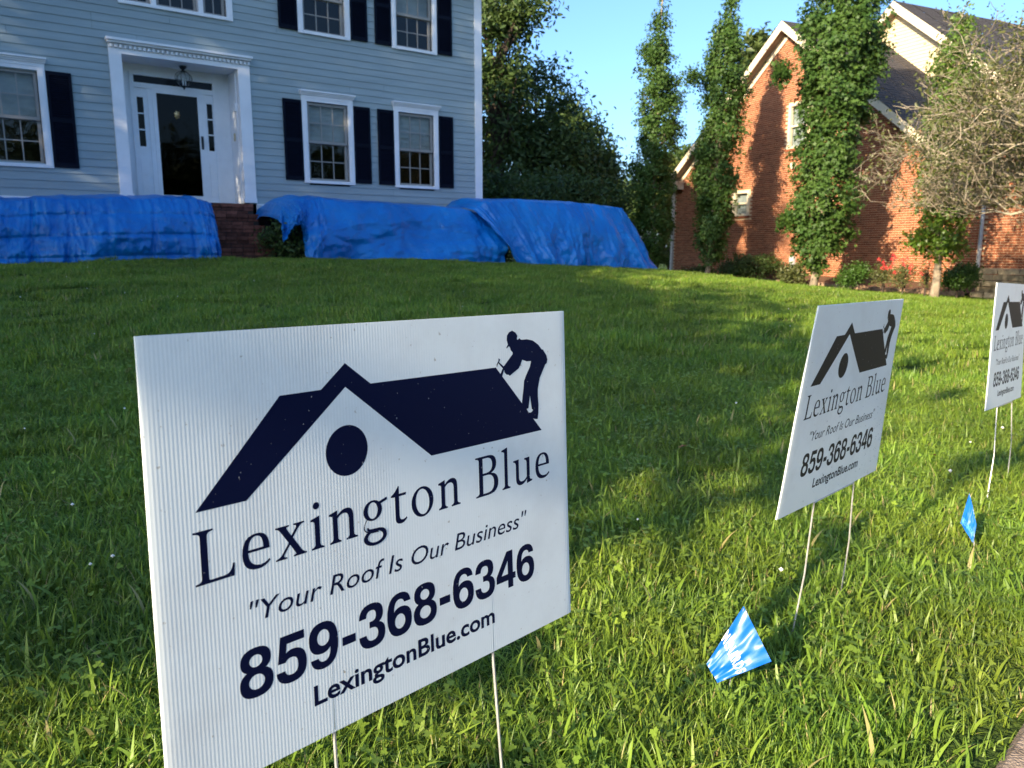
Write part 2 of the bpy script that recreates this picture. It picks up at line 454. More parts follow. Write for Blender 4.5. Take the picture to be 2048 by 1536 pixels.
def grid_axis(lo, hi, near_lo, near_hi, dn, growth=1.25):
    a = list(np.arange(near_lo, near_hi + 1e-6, dn))
    d = dn; x = near_hi
    while x < hi: d *= growth; x += d; a.append(x)
    d = dn; x = near_lo
    while x > lo: d *= growth; x -= d; a.insert(0, x)
    return np.array(a)
gx = grid_axis(-900, 900, -12, 18, 0.3); gy = grid_axis(-300, 1400, -3, 34, 0.3)
X, Y = np.meshgrid(gx, gy)
Z = ground(X, Y)
nx, ny = len(gx), len(gy)
idx = np.arange(nx * ny).reshape(ny, nx)
Fq = np.stack([idx[:-1, :-1], idx[:-1, 1:], idx[1:, 1:], idx[1:, :-1]], -1).reshape(-1, 4)
lawn = link('lawn', np_mesh('lawn', np.stack([X, Y, Z], -1).reshape(-1, 3), Fq, M['ground'], smooth=True))
tag(lawn, 'sloping mown front lawn rising to the blue house', None, None, 'structure')

# sidewalk beyond the bottom right corner
sw_d = Vector((0.15, 0.144, 0)).normalized(); sw_n = Vector((sw_d.y, -sw_d.x, 0))
sidewalk = tag(empty('sidewalk', (0.94, 1.315, H - 0.935)), 'worn concrete sidewalk at the edge of the grass', None, None, 'structure')
for k in range(-3, 6):
    mb = MB()
    O = Vector((0.955, 1.325, H - 1.02)) + sw_d * (k * 1.2 + 0.5) + sw_n * 0.0
    g = 0.006
    L = 1.2 - 2 * g
    prof = [(0, 0), (0, 0.105), (0.012, 0.117), (1.2, 0.112), (1.2, 0)]
    vs = [O + sw_d * (g if e == 0 else g + L) + sw_n * a + Vector((0, 0, b)) for e in (0, 1) for a, b in prof]
    mb.add(vs, [(0, 1, 2, 3, 4)[::-1], (5, 6, 7, 8, 9)] + [(i, (i + 1) % 5, 5 + (i + 1) % 5, 5 + i) for i in range(5)])
    mb.build('paving_slab', M['concrete'], sidewalk)

# ------------------------------------------------------------------ the blue house
AZF = R(54.2)
FD = Vector((math.sin(AZF), math.cos(AZF), 0)); FN = Vector((math.cos(AZF), -math.sin(AZF), 0)); UP = Vector((0, 0, 1))
F0 = Vector((-6.127, 14.7, 0))
def fp(t, z, off=0.0):          # t along the facade, z relative to the camera, off in front of the wall
    return F0 + FD * t + FN * off + UP * (z + H)
def fbox(mb, t0, t1, z0, z1, o0, o1, mi=0):
    mb.box(fp(t0, z0, o0), FD * (t1 - t0), FN * (o1 - o0), UP * (z1 - z0), mi)
house = empty('blue_house', fp(0.14, -0.25), 'pale blue clapboard two storey house with navy shutters and white trim', 'house')

TL, TR, ZB, ZT = -6.6, 6.49, 0.87, 5.95
# openings in the siding: t0 t1 z0 z1
WIN = [(-2.995, -2.145, 1.40, 2.905, 'low'), (2.47, 3.35, 1.375, 2.91, 'low'), (4.51, 5.39, 1.375, 2.91, 'low'),
       (2.47, 3.35, 4.235, 5.76, 'up'), (4.51, 5.39, 4.235, 5.76, 'up')]
OPEN = [w[:4] for w in WIN] + [(-0.95, 1.23, 0.5, 3.42), (-0.72, 1.0, 4.235, 5.76)]
EXPO = 0.1345
row = 0; z = ZB
while z < ZT:
    z1 = min(z + EXPO, ZT)
    segs = [(TL, TR)]
    for (a, b, c, d) in OPEN:
        if c < z1 - 0.02 and d > z + 0.02:
            ns = []
            for (s0, s1) in segs:
                if b <= s0 or a >= s1: ns.append((s0, s1)); continue
                if a > s0: ns.append((s0, a))
                if b < s1: ns.append((b, s1))
            segs = ns
    out = []
    for (s0, s1) in segs:
        L = s1 - s0
        if L > 4.2:
            c = s0 + L * (0.3 + 0.4 * ((row * 0.37) % 1.0))
            if abs(z - 3.67) < 0.08 or abs(z - 3.81) < 0.08: c = -1.266 if s0 < -1.266 < s1 else c
            out += [(s0, c - 0.0015), (c + 0.0015, s1)]
        else: out.append((s0, s1))
    for (s0, s1) in out:
        mb = MB()
        j = (random.random() - .5) * 0.003
        # bevelled clapboard: thick butt at the bottom, thin top tucked under the next
        prof = [(0.0, z + j), (0.020, z + j), (0.021, z + 0.006 + j), (0.007, z1 + 0.012), (0.0, z1 + 0.012)]
        vs = [fp(tt, zz, oo) for tt in (s0, s1) for oo, zz in prof]
        mb.add(vs, [(0, 1, 2, 3, 4), (9, 8, 7, 6, 5)] + [(i, 5 + i, 5 + (i + 1) % 5, (i + 1) % 5) for i in range(5)])
        mb.build('siding_board', M['siding'], house)
    row += 1; z = z1

# sheathing behind, side walls, roof
mb = MB()
fbox(mb, TL, TR + 0.2, -0.9, ZT, -9.0, -1.2)
mb.build('wall', M['room_shade'], house)  # set-back body, painted near-black as the unlit rooms behind the panes
mb = MB()
for (t0, t1, z0, z1) in [(TL, -1.0, -0.9, ZB - .26), (1.28, TR + .19, -0.9, ZB - .26)]:
    fbox(mb, t0, t1, z0, z1, -0.9, -0.03)
mb.build('foundation', M['step_mortar'], house)
mb = MB()      # thin sheathing with holes, made of strips between the openings
ts = sorted({TL, TR + .15} | {o[0] for o in OPEN} | {o[1] for o in OPEN}); zs = sorted({ZB, ZT} | {o[2] for o in OPEN if o[2] > ZB} | {o[3] for o in OPEN})
for i in range(len(ts) - 1):
    for k in range(len(zs) - 1):
        tc, zc = (ts[i] + ts[i + 1]) / 2, (zs[k] + zs[k + 1]) / 2
        if not any(o[0] < tc < o[1] and o[2] < zc < o[3] for o in OPEN):
            fbox(mb, ts[i], ts[i + 1], zs[k], zs[k + 1], -0.12, -0.002)
mb.build('sheathing', M['room_shade'], house)
mb = MB()
fbox(mb, TR + .0, TR + .19, ZB, ZT, -0.10, 0.030); mb.build('corner_board', M['trim'], house)
mb = MB()
fbox(mb, TR + .03, TR + .19, -0.6, ZT, -9.0, -0.104); mb.build('side_wall', M['siding'], house)
mb = MB()
fbox(mb, TL - .03, TL, -0.6, ZT, -9.0, -0.003); mb.build('side_wall', M['siding'], house)
for a, b in ((TL, -1.06), (1.365, TR + .2)):
    mb = MB()
    fbox(mb, a, b, ZB - .24, ZB - .035, -0.02, 0.035); fbox(mb, a, b, ZB - .034, ZB - .002, -0.02, 0.055)
    mb.build('base_trim', M['trim'], house)
# gable roof, ridge along the facade
mb = MB()
ez, rz, dep = ZT, ZT + 3.2, 9.0
A = [fp(TL - .3, ez - .12, .45), fp(TR + .5, ez - .12, .45), fp(TR + .5, rz, -dep / 2), fp(TL - .3, rz, -dep / 2), fp(TR + .5, ez - .12, -dep - .45), fp(TL - .3, ez - .12, -dep - .45)]
B = [p + UP * .14 for p in A]
mb.add(A + B, [(3, 2, 1, 0), (5, 4, 2, 3), (6, 7, 8, 9), (9, 8, 10, 11), (0, 1, 7, 6), (4, 5, 11, 10), (1, 2, 8, 7), (2, 4, 10, 8), (0, 6, 9, 3), (3, 9, 11, 5)])
mb.build('roof', M['shingle'], house)
mb = MB()
for tt in (TL, TR + .19):
    mb.add([fp(tt, ZT, 0), fp(tt, ZT, -dep), fp(tt, rz - .1, -dep / 2), fp(tt - .02, ZT, 0), fp(tt - .02, ZT, -dep), fp(tt - .02, rz - .1, -dep / 2)], [(0, 1, 2), (5, 4, 3), (0, 2, 5, 3), (2, 1, 4, 5), (1, 0, 3, 4)])
mb.build('gable', M['siding'], house)

def sash_unit(win, t0, t1, z0, z1, cols, rows, off, blind=False):
    """one sash: frame with muntins, panes as sub-parts"""
    fr = 0.05; mu = 0.018
    mb = MB()
    fbox(mb, t0, t0 + fr, z0, z1, off - .035, off); fbox(mb, t1 - fr, t1, z0, z1, off - .035, off)
    fbox(mb, t0 + fr, t1 - fr, z0, z0 + fr, off - .035, off); fbox(mb, t0 + fr, t1 - fr, z1 - fr, z1, off - .035, off)
    a, b, c, d = t0 + fr, t1 - fr, z0 + fr, z1 - fr
    pw = (b - a) / cols; ph = (d - c) / rows
    for i in range(1, cols): fbox(mb, a + i * pw - mu / 2, a + i * pw + mu / 2, c, d, off - .030, off - .008)
    for k in range(1, rows):
        for i in range(cols):
            fbox(mb, a + i * pw + (mu / 2 if i else 0), a + (i + 1) * pw - (mu / 2 if i < cols - 1 else 0), c + k * ph - mu / 2, c + k * ph + mu / 2, off - .030, off - .008)
    mb.build('sash', M['sash'], win)
    for i in range(cols):
        for k in range(rows):
            p = MB()
            fbox(p, a + i * pw + .004, a + (i + 1) * pw - .004, c + k * ph + .004, c + (k + 1) * ph - .004, off - .024, off - .018)
            p.build('pane', M['glass'], win)

def window(t0, t1, z0, z1, kind, zm):
    cw = 0.112
    mb = MB()
    fbox(mb, t0 - cw, t0, z0 - .055, z1 + cw * .55, -.1, .045); fbox(mb, t1, t1 + cw, z0 - .055, z1 + cw * .55, -.1, .045)
    fbox(mb, t0, t1, z1, z1 + cw * .55, -.1, .043)
    fbox(mb, t0 - cw + .03, t0 - .03, z0 - .05, z1 + .06, .045, .055); fbox(mb, t1 + .03, t1 + cw - .03, z0 - .05, z1 + .06, .045, .055)
    w = mb.build('window', M['trim'], house)
    s = MB(); fbox(s, t0, t1, z0 - .055, z0, -.1, .07); s.build('sill', M['trim'], w)
    if kind == 'low':
        s = MB(); a = z1 + cw * .55
        fbox(s, t0 - cw, t1 + cw, a, a + .055, -.02, .052)
        for q, (dz, oo) in enumerate(((.055, .075), (.082, .098), (.110, .128))):
            fbox(s, t0 - cw - oo * .25, t1 + cw + oo * .25, a + dz, a + dz + .0272, -.02, oo)
        s.build('head_cornice', M['trim'], w)
    sash_unit(w, t0 + .012, t1 - .012, zm - .02, z1 - .01, 3, 2, -.012)
    sash_unit(w, t0 + .012, t1 - .012, z0, zm + .02, 3, 2, -.05)
    b = MB()
    n = 14
    zz0, zz1 = zm + .01, z1 - .03
    vs = []
    for k in range(n + 1):
        zz = zz0 + (zz1 - zz0) * k / n
        vs += [fp(t0 + .03, zz, -.13 + .006 * (k % 2)), fp(t1 - .03, zz, -.13 + .006 * (k % 2))]
    b.add(vs, [(2 * k, 2 * k + 1, 2 * k + 3, 2 * k + 2) for k in range(n)])
    b.build('blind', M['blind'], w)
for (t0, t1, z0, z1, kd) in WIN:
    window(t0, t1, z0, z1, kd, 2.135 if kd == 'low' else 4.90)

# triple window over the door
mb = MB()
fbox(mb, -.83, -.72, 4.18, 5.82, -.1, .045); fbox(mb, 1.0, 1.11, 4.18, 5.82, -.1, .045); fbox(mb, -.72, 1.0, 5.76, 5.82, -.1, .043); fbox(mb, -.72, 1.0, 4.18, 4.235, -.1, .06)
fbox(mb, -.30, -.215, 4.235, 5.76, -.1, .043); fbox(mb, .50, .585, 4.235, 5.76, -.1, .043)
w3 = mb.build('window', M['trim'], house, label='wide triple white framed window above the front door')
for a, b, c in ((-.71, -.31, 2), (-.205, .49, 3), (.595, .99, 2)):
    sash_unit(w3, a, b, 4.98, 5.75, c, 2, -.012); sash_unit(w3, a, b, 4.235, 5.02, c, 2, -.05)

# shutters with louvres
sh_mesh = {}
def shutter(t0, t1, z0, z1, label=None):
    w, h = t1 - t0, z1 - z0
    org = fp(t0, z0, 0.022)
    key = (round(w, 2), round(h, 2))
    if key not in sh_mesh:
        fr = MB(); e = .045
        def lb(m, a, b, c, d, o0, o1): m.box(org + FD * a + UP * c + FN * o0, FD * (b - a), FN * (o1 - o0), UP * (d - c))
        lb(fr, 0, e, 0, h, 0, .032); lb(fr, w - e, w, 0, h, 0, .032)
        for c, d in ((0, .075), (h * .475, h * .475 + .07), (h - .06, h)): lb(fr, e, w - e, c, d, 0, .03)
        lb(fr, e, w - e, .075, h - .06, 0, .004)
        sl = MB()
        for c, d in ((.075, h * .475), (h * .475 + .07, h - .06)):
            n = int((d - c) / .034)
            for k in range(n):
                zz = c + (d - c) * (k + .15) / n
                P = org + UP * zz
                sl.add([P + FD * e + FN * .026, P + FD * (w - e) + FN * .026, P + FD * (w - e) + FN * .008 + UP * .030, P + FD * e + FN * .008 + UP * .030,
                        P + FD * e + FN * .026 + UP * .006, P + FD * (w - e) + FN * .026 + UP * .006], [(0, 1, 5, 4), (4, 5, 2, 3), (1, 0, 3, 2)])
        o = fr.build('shutter', M['shutter'], house)
        s = sl.build('slats', M['shutter'], o, kind='stuff')
        sh_mesh[key] = (o.data, s.data, org)
    else:
        me, ms, o0 = sh_mesh[key]
        o = link('shutter', me, house); o.location = org - o0
        s = link('slats', ms, o); s['kind'] = 'stuff'
    return o
for (t0, t1, z0, z1, kd) in WIN:
    a, b = (1.365, 2.915) if kd == 'low' else (4.215, 5.77)
    shutter(t0 - .112 - .005 - .375, t0 - .117, a, b); shutter(t1 + .117, t1 + .117 + .375, a, b)

# door surround: pilasters, lintel, dentils, cornice, recess
mb = MB(); fbox(mb, -1.05, -.85, .885, 3.41, -.1, .06); fbox(mb, -1.07, -.83, .885, .97, .06, .066); mb.build('pilaster', M['trim'], house)
mb = MB(); fbox(mb, 1.14, 1.36, .885, 3.41, -.1, .06); fbox(mb, 1.12, 1.37, .885, .97, .06, .066); mb.build('pilaster', M['trim'], house)
mb = MB(); fbox(mb, -.85, 1.14, 3.34, 3.41, -.1, .057); mb.build('lintel', M['trim'], house)
mb = MB(); fbox(mb, -1.05, 1.36, 3.411, 3.50, -.1, .045); fbox(mb, -1.07, 1.38, 3.501, 3.535, -.1, .13); fbox(mb, -1.09, 1.40, 3.536, 3.575, -.1, .17); mb.build('cornice', M['trim'], house)
nd = 32
dm = MB(); fbox(dm, 0, .042, 3.432, 3.485, .0455, .095)
dent_o = dm.build('dentil', M['trim'], house)
dent_o.location = FD * (-1.03)
for k in range(1, nd):
    o = link('dentil', dent_o.data, house); o.location = FD * (-1.03 + k * (2.35 / (nd - 1)))
mb = MB()
RO = -0.62
fbox(mb, -.88, -.85, .87, 3.34, RO, -.1); fbox(mb, 1.14, 1.17, .87, 3.34, RO, -.1); mb.build('recess_wall', M['door_white'], house)
mb = MB(); fbox(mb, -.88, 1.17, 3.34, 3.37, RO, -.1); mb.build('recess_ceiling', M['trim'], house)
mb = MB(); fbox(mb, -.88, 1.17, .87, 3.37, RO - .06, RO - .03); mb.build('recess_back', M['room_shade'], house)
# door unit
mb = MB(); q = RO
def du(m, a, b, c, d, o=0.03): fbox(m, a, b, c, d, q - .03, q + o)
du(mb, -.85, -.62, .88, 3.34, 0.01); du(mb, .88, 1.14, .88, 3.34, .01)
du(mb, -.62, .88, 3.18, 3.34, .01); du(mb, -.64, -.57, .9, 3.2, .04); du(mb, .83, .90, .9, 3.2, .04)
du(mb, -.57, .83, 3.145, 3.2, .04); du(mb, -.57, .83, 2.93, 3.015, .045)
du(mb, -.35, -.27, .9, 2.93, .035); du(mb, .60, .68, .9, 2.93, .035); du(mb, -.57, .83, .885, .915, .06)
door_frame = mb.build('door_frame', M['door_white'], house)
mb = MB(); du(mb, -.57, .83, 3.015, 3.145, -.01); mb.build('transom_glass', M['glass_dark'], house)
for a, b, g0, g1 in ((-.57, -.35, -.535, -.425), (.68, .83, .705, .81)):
    mb = MB()
    du(mb, a, g0, .915, 2.93, .012); du(mb, g1, b, .915, 2.93, .012); du(mb, g0, g1, .915, 1.885, .012); du(mb, g0, g1, 2.765, 2.93, .012)
    for zz in (2.175, 2.465): du(mb, g0, g1, zz, zz + .022, .008)
    du(mb, g0 - .01, g1 + .01, 1.0, 1.28, .02); du(mb, g0 - .01, g1 + .01, 1.36, 1.66, .02)
    s = mb.build('sidelight', M['door_white'], house)
    for z0, z1 in ((1.885, 2.175), (2.197, 2.465), (2.487, 2.765)):
        p = MB(); du(p, g0, g1, z0, z1, -.008); p.build('pane', M['glass_dark'], s)
mb = MB(); q = RO + .02
du(mb, -.27, -.20, .93, 2.93, .03); du(mb, .53, .60, .93, 2.93, .03); du(mb, -.20, .53, 2.86, 2.93, .03); du(mb, -.20, .53, .93, 1.012, .03)
storm = mb.build('storm_door', M['door_white'], house)
p = MB(); du(p, -.20, .53, 1.012, 2.86, .0); p.build('storm_glass', M['glass_dark'], storm)
p = MB()
p.tube([fp(.575, 2.12, q + .05), fp(.575, 2.10, q + .085), fp(.575, 1.98, q + .085), fp(.575, 1.95, q + .05)], .012, 6)
fbox(p, .555, .595, 1.90, 2.14, q + .03, q + .045); p.build('door_handle', M['black_metal'], storm)
q = RO - .03
mb = MB(); du(mb, -.27, .60, .93, 2.93, .0)
for a, b in ((-.19, .13), (.2, .52)):
    for c, d in ((1.1, 1.75), (1.85, 2.35), (2.45, 2.8)): du(mb, a, b, c, d, .012)
fdoor = mb.build('front_door', M['door_dark'], house)
p = MB()
for k in range(7):
    a = math.pi * 2 * k / 7
    p.tube([fp(.15 + .0 * k, 2.50, q + .06), fp(.15 + .05 * math.cos(a), 2.50 + .075 * math.sin(a), q + .05)], [.03, .012], 5)
p.build('door_knocker', M['brass'], fdoor)
p = MB(); fbox(p, 1.132, 1.14, 2.08, 2.22, -.42, -.32); p.build('doorbell_plate', M['cream_plate'], house)
# trim stack on the right jamb (mouldings that catch the sun)
mb = MB()
for z0, z1, oo in ((.89, 1.0, .03), (1.0, 2.6, .02), (2.6, 2.75, .05), (2.75, 3.34, .02)):
    fbox(mb, 1.14 - oo, 1.139, z0, z1, -.2, -.1)
mb.build('jamb_moulding', M['door_white'], house)

# lantern
lt = empty('porch_lantern', fp(.24, 3.34, -.3), 'clear glass hanging lantern with black top in the front doorway', 'lantern')
mb = MB(); mb.tube([fp(.24, 3.335, -.3), fp(.24, 3.30, -.3), fp(.24, 3.27, -.3), fp(.24, 3.24, -.3)], [.07, .055, .02, .06], 10)
for k in range(6):
    a = k * math.pi / 3
    def LP(r, z):
        r *= 1.35; return fp(.24 + r * math.cos(a), z, -.3 + r * math.sin(a))
    mb.tube([LP(.05, 3.24), LP(.105, 3.18), LP(.115, 3.12), LP(.085, 3.02), LP(.03, 2.96)], .005, 4)
mb.tube([fp(.24, 2.97, -.3), fp(.24, 2.92, -.3)], [.03, .008], 6)
mb.build('lantern_frame', M['black_metal'], lt)
mb = MB(); mb.tube([fp(.24, 3.235, -.3), fp(.24, 3.18, -.3), fp(.24, 3.12, -.3), fp(.24, 3.02, -.3), fp(.24, 2.965, -.3)], [.06, .13, .144, .104, .034], 12)
mb.build('lantern_glass', M['glass_clear'], lt)
mb = MB()
for k in range(3):
    a = k * 2.1; mb.tube([fp(.24 + .03 * math.cos(a), 3.0, -.3 + .03 * math.sin(a)), fp(.24 + .03 * math.cos(a), 3.12, -.3 + .03 * math.sin(a))], .011, 6)
mb.build('candle_bulbs', M['trim'], lt)

# brick front steps
steps = empty('front_steps', fp(.2, -.2, .9), 'dark brick front steps between two blue tarps', 'steps')
SZ = [0.86, 0.65, 0.435, 0.225, 0.015]; SO = [0.10, 0.40, 0.70, 1.0, 1.3]
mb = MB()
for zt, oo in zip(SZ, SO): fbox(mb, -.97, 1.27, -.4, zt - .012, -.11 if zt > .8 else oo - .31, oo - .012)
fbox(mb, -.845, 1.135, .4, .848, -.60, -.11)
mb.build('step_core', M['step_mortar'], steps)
bl = {}
def stepbrick(t, z, o, w, h, d):
    key = (round(w, 3), round(h, 3), round(d, 3))
    P = fp(t, z, o)
    if key not in bl:
        m = MB(); b = .004
        vs = []
        for (oo, e) in ((0, 0), (d - b, 0), (d, b)):
            vs += [P + FD * e + FN * oo + UP * e, P + FD * (w - e) + FN * oo + UP * e, P + FD * (w - e) + FN * oo + UP * (h - e), P + FD * e + FN * oo + UP * (h - e)]
        fs = [(8, 9, 10, 11)]
        for L_ in (0, 4):
            for i in range(4): fs.append((L_ + i, L_ + (i + 1) % 4, L_ + 4 + (i + 1) % 4, L_ + 4 + i))
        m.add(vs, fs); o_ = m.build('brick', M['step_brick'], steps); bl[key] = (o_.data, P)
        return
    me, P0 = bl[key]
    o_ = link('brick', me, steps); o_.location = P - P0
for k, (zt, oo) in enumerate(zip(SZ, SO)):
    n = 30          # rowlock tread edge
    for i in range(11):
        w = 2.24 / 11
        stepbrick(-.97 + i * w + .004, zt - .07, oo - .10, w - .008, .07, .115 + random.uniform(-.003, .003))
    for r in range(2):
        z0 = zt - .07 - .068 * (r + 1)
        nb = 11
        for i in range(nb):
            t = -.97 + (i + (.5 if r % 2 else 0)) * w
            if t + w > 1.28: continue
            stepbrick(t + .005, z0 + .005, oo - .10, w - .010, .058, .10 + random.uniform(-.003, .003))

# ------------------------------------------------------------------ tarps over the foundation shrubs
def plane_pt(u, v, off):
    r = ray(u, v); P = F0 + FN * off
    k = (P - Vector((CAMP.x, CAMP.y, 0))).dot(FN) / r.dot(FN)
    return CAMP + r * k
def lerp_poly(poly, s):
    x = s * (len(poly) - 1); i = min(int(x), len(poly) - 2); f = x - i
    return poly[i][0] * (1 - f) + poly[i + 1][0] * f, poly[i][1] * (1 - f) + poly[i + 1][1] * f
def fbm(p, o=4): return noise.fractal(p, 0.9, 2.1, o)
def tarp(label, bottom, top, ob, ot, nu, nv, seed, pleat, crumple, foldu, foldv, ends=(0.0, 0.0)):
    V = []; nb = 8
    rows = nv + nb
    for i in range(nu + 1):
        s = i / nu
        bu, bv = lerp_poly(bottom, s); tu, tv = lerp_poly(top, s)
        pb = plane_pt(bu, bv, ob); pt = plane_pt(tu, tv, ot)
        g = gz(pb.x, pb.y)
        pb.z = max(pb.z, g + 0.012) if pb.z < g + .12 else pb.z
        hgt = (pt - pb).length
        for k in range(rows + 1):
            if k <= nv:
                f = k / nv
                P = pb.lerp(pt, f)
                bul = 0.16 * math.sin(math.pi * min(1, f * 1.02)) ** 0.8 * (0.6 + 0.5 * math.sin(s * 9 + seed))
                # rounded ends
                e0 = max(0, 1 - s * 16.6) ** 2; e1 = max(0, 1 - (1 - s) * 16.6) ** 2
                bul -= 0.55 * (e0 * ends[0] + e1 * ends[1])
                P = P + FN * (bul + .05 * (f ** 6) * -1)
                am = (1 - f) ** 0.7
                q = Vector((s * foldu, seed, 0))
                pl = math.sin(s * pleat * 6.28 + 2.2 * fbm(Vector((s * pleat * .6, f * 1.2, seed)))) * 0.5 + fbm(Vector((s * pleat * 1.7, f * .8, seed + 5)))
                P = P + FN * (pl * 0.17 * am)
                cr = fbm(Vector((s * 16.6, f * 1.5, seed + 9)), 5)
                rg = 1 - abs(fbm(Vector((s * 21.0 + 3 + f * .8, f * 1.1, seed + 2)), 3)) * 2
                n1 = noise.noise(Vector((s * 25.0 + .9 * f, f * .9, seed + 21))); n2 = noise.noise(Vector((s * 15.0 - f * 2.4, f * 1.6, seed + 31))); n3 = noise.noise(Vector((s * 13.6 + f * 3.0, f * 2.2, seed + 41)))
                mk = .25 + max(0, noise.noise(Vector((s * 7, f * .8, seed + 61))) + .25)
                P = P + FN * crumple * mk * (1.0 * (1 - abs(n1)) ** 10 * am + .5 * (1 - abs(n2)) ** 12 - .5 * (1 - abs(n3)) ** 12)
                P = P + FN * ((cr * .9 + max(0, rg) ** 3 * .7) * crumple)
                if foldu:
                    du_ = abs((s * foldu) % 1 - .5); dv_ = abs((f * foldv + .25) % 1 - .5)
                    P = P - FN * (0.045 * math.exp(-(du_ * 150 / foldu / 1.0) ** 2) + 0.028 * math.exp(-(dv_ * 40 / foldv / 1.1) ** 2))
                P = P + UP * (fbm(Vector((s * 14, 3.3, seed))) * .05 * f ** 3)
            else:
                f = (k - nv) / nb
                P = pt + FN * (-(ot - .12) * f + .0) + UP * (0.10 * math.sin(f * math.pi * .8) - .25 * max(0, f - .7))
                P = P + UP * (fbm(Vector((s * 14, 3.3, seed))) * .05 * (1 - f) + fbm(Vector((s * 9, f * 3, seed + 4))) * .06 * f)
            V.append(P)
    me_f = []
    st = rows + 1
    for i in range(nu):
        for k in range(rows):
            me_f.append((i * st + k, (i + 1) * st + k, (i + 1) * st + k + 1, i * st + k + 1))
    org = Vector(V[st * (nu // 2)])
    m = MB(); m.v = [tuple(p) for p in V]; m.f = me_f; m.mi = [0] * len(me_f)
    o = m.build('tarp', M['tarp'], None, True, origin=org)
    tag(o, label, 'tarp', 'blue tarps over the foundation shrubs')
    return o
tarp('blue tarp with square fold creases left of the brick steps',
     [(-420, 552), (-200, 540), (0, 529), (90, 527), (180, 525), (300, 521), (412, 521), (452, 519)],
     [(-420, 428), (-200, 416), (0, 404), (90, 400), (180, 398), (300, 397), (395, 399), (434, 413)],
     2.05, 1.72, 260, 64, 1.3, 2.2, 0.055, 9, 3, (0, .5))
tarp('blue tarp with a raised arched flap at its left end, right of the steps',
     [(560, 452), (567, 484), (576, 472), (584, 452), (600, 449), (613, 470), (609, 514), (645, 518), (760, 519), (860, 518), (945, 525), (1008, 528)],
     [(557, 441), (562, 425), (569, 412), (578, 406), (587, 402), (602, 399), (615, 398), (648, 399), (760, 407), (860, 414), (945, 421), (992, 440)],
     2.0, 1.62, 220, 64, 4.1, 3.5, 0.060, 0, 0)
tarp('blue tarp with hanging vertical folds past the house corner',
     [(1028, 523), (1050, 530), (1100, 533), (1150, 535), (1220, 539), (1285, 542), (1324, 544)],
     [(950, 420), (975, 404), (1050, 402), (1130, 406), (1190, 412), (1232, 416), (1254, 420)],
     2.2, 1.75, 200, 64, 8.7, 6.0, 0.042, 0, 0, (0, .3))

# ------------------------------------------------------------------ corrugated yard signs
def svg(path):
    """tiny path reader: M L Q Z, absolute"""
    tk = path.split(); out = []; cur = []; i = 0; cmd = None
    while i < len(tk):
        if tk[i] in 'MLQZ':
            cmd = tk[i]; i += 1
            if cmd == 'Z': out.append(cur); cur = []
            continue
        if cmd in 'ML':
            cur.append((float(tk[i]), float(tk[i + 1]))); i += 2
        else:
            x0, y0 = cur[-1]; x1, y1, x2, y2 = map(float, tk[i:i + 4]); i += 4
            for k in range(1, 7):
                t = k / 6; cur.append(((1 - t) ** 2 * x0 + 2 * t * (1 - t) * x1 + t * t * x2, (1 - t) ** 2 * y0 + 2 * t * (1 - t) * y1 + t * t * y2))
    return out
def ell(cx_, cy_, rx, ry, n=28, rot=0.0):
    return [(cx_ + rx * math.cos(a) * math.cos(rot) - ry * math.sin(a) * math.sin(rot), cy_ + rx * math.cos(a) * math.sin(rot) + ry * math.sin(a) * math.cos(rot)) for a in (2 * math.pi * k / n for k in range(n))]
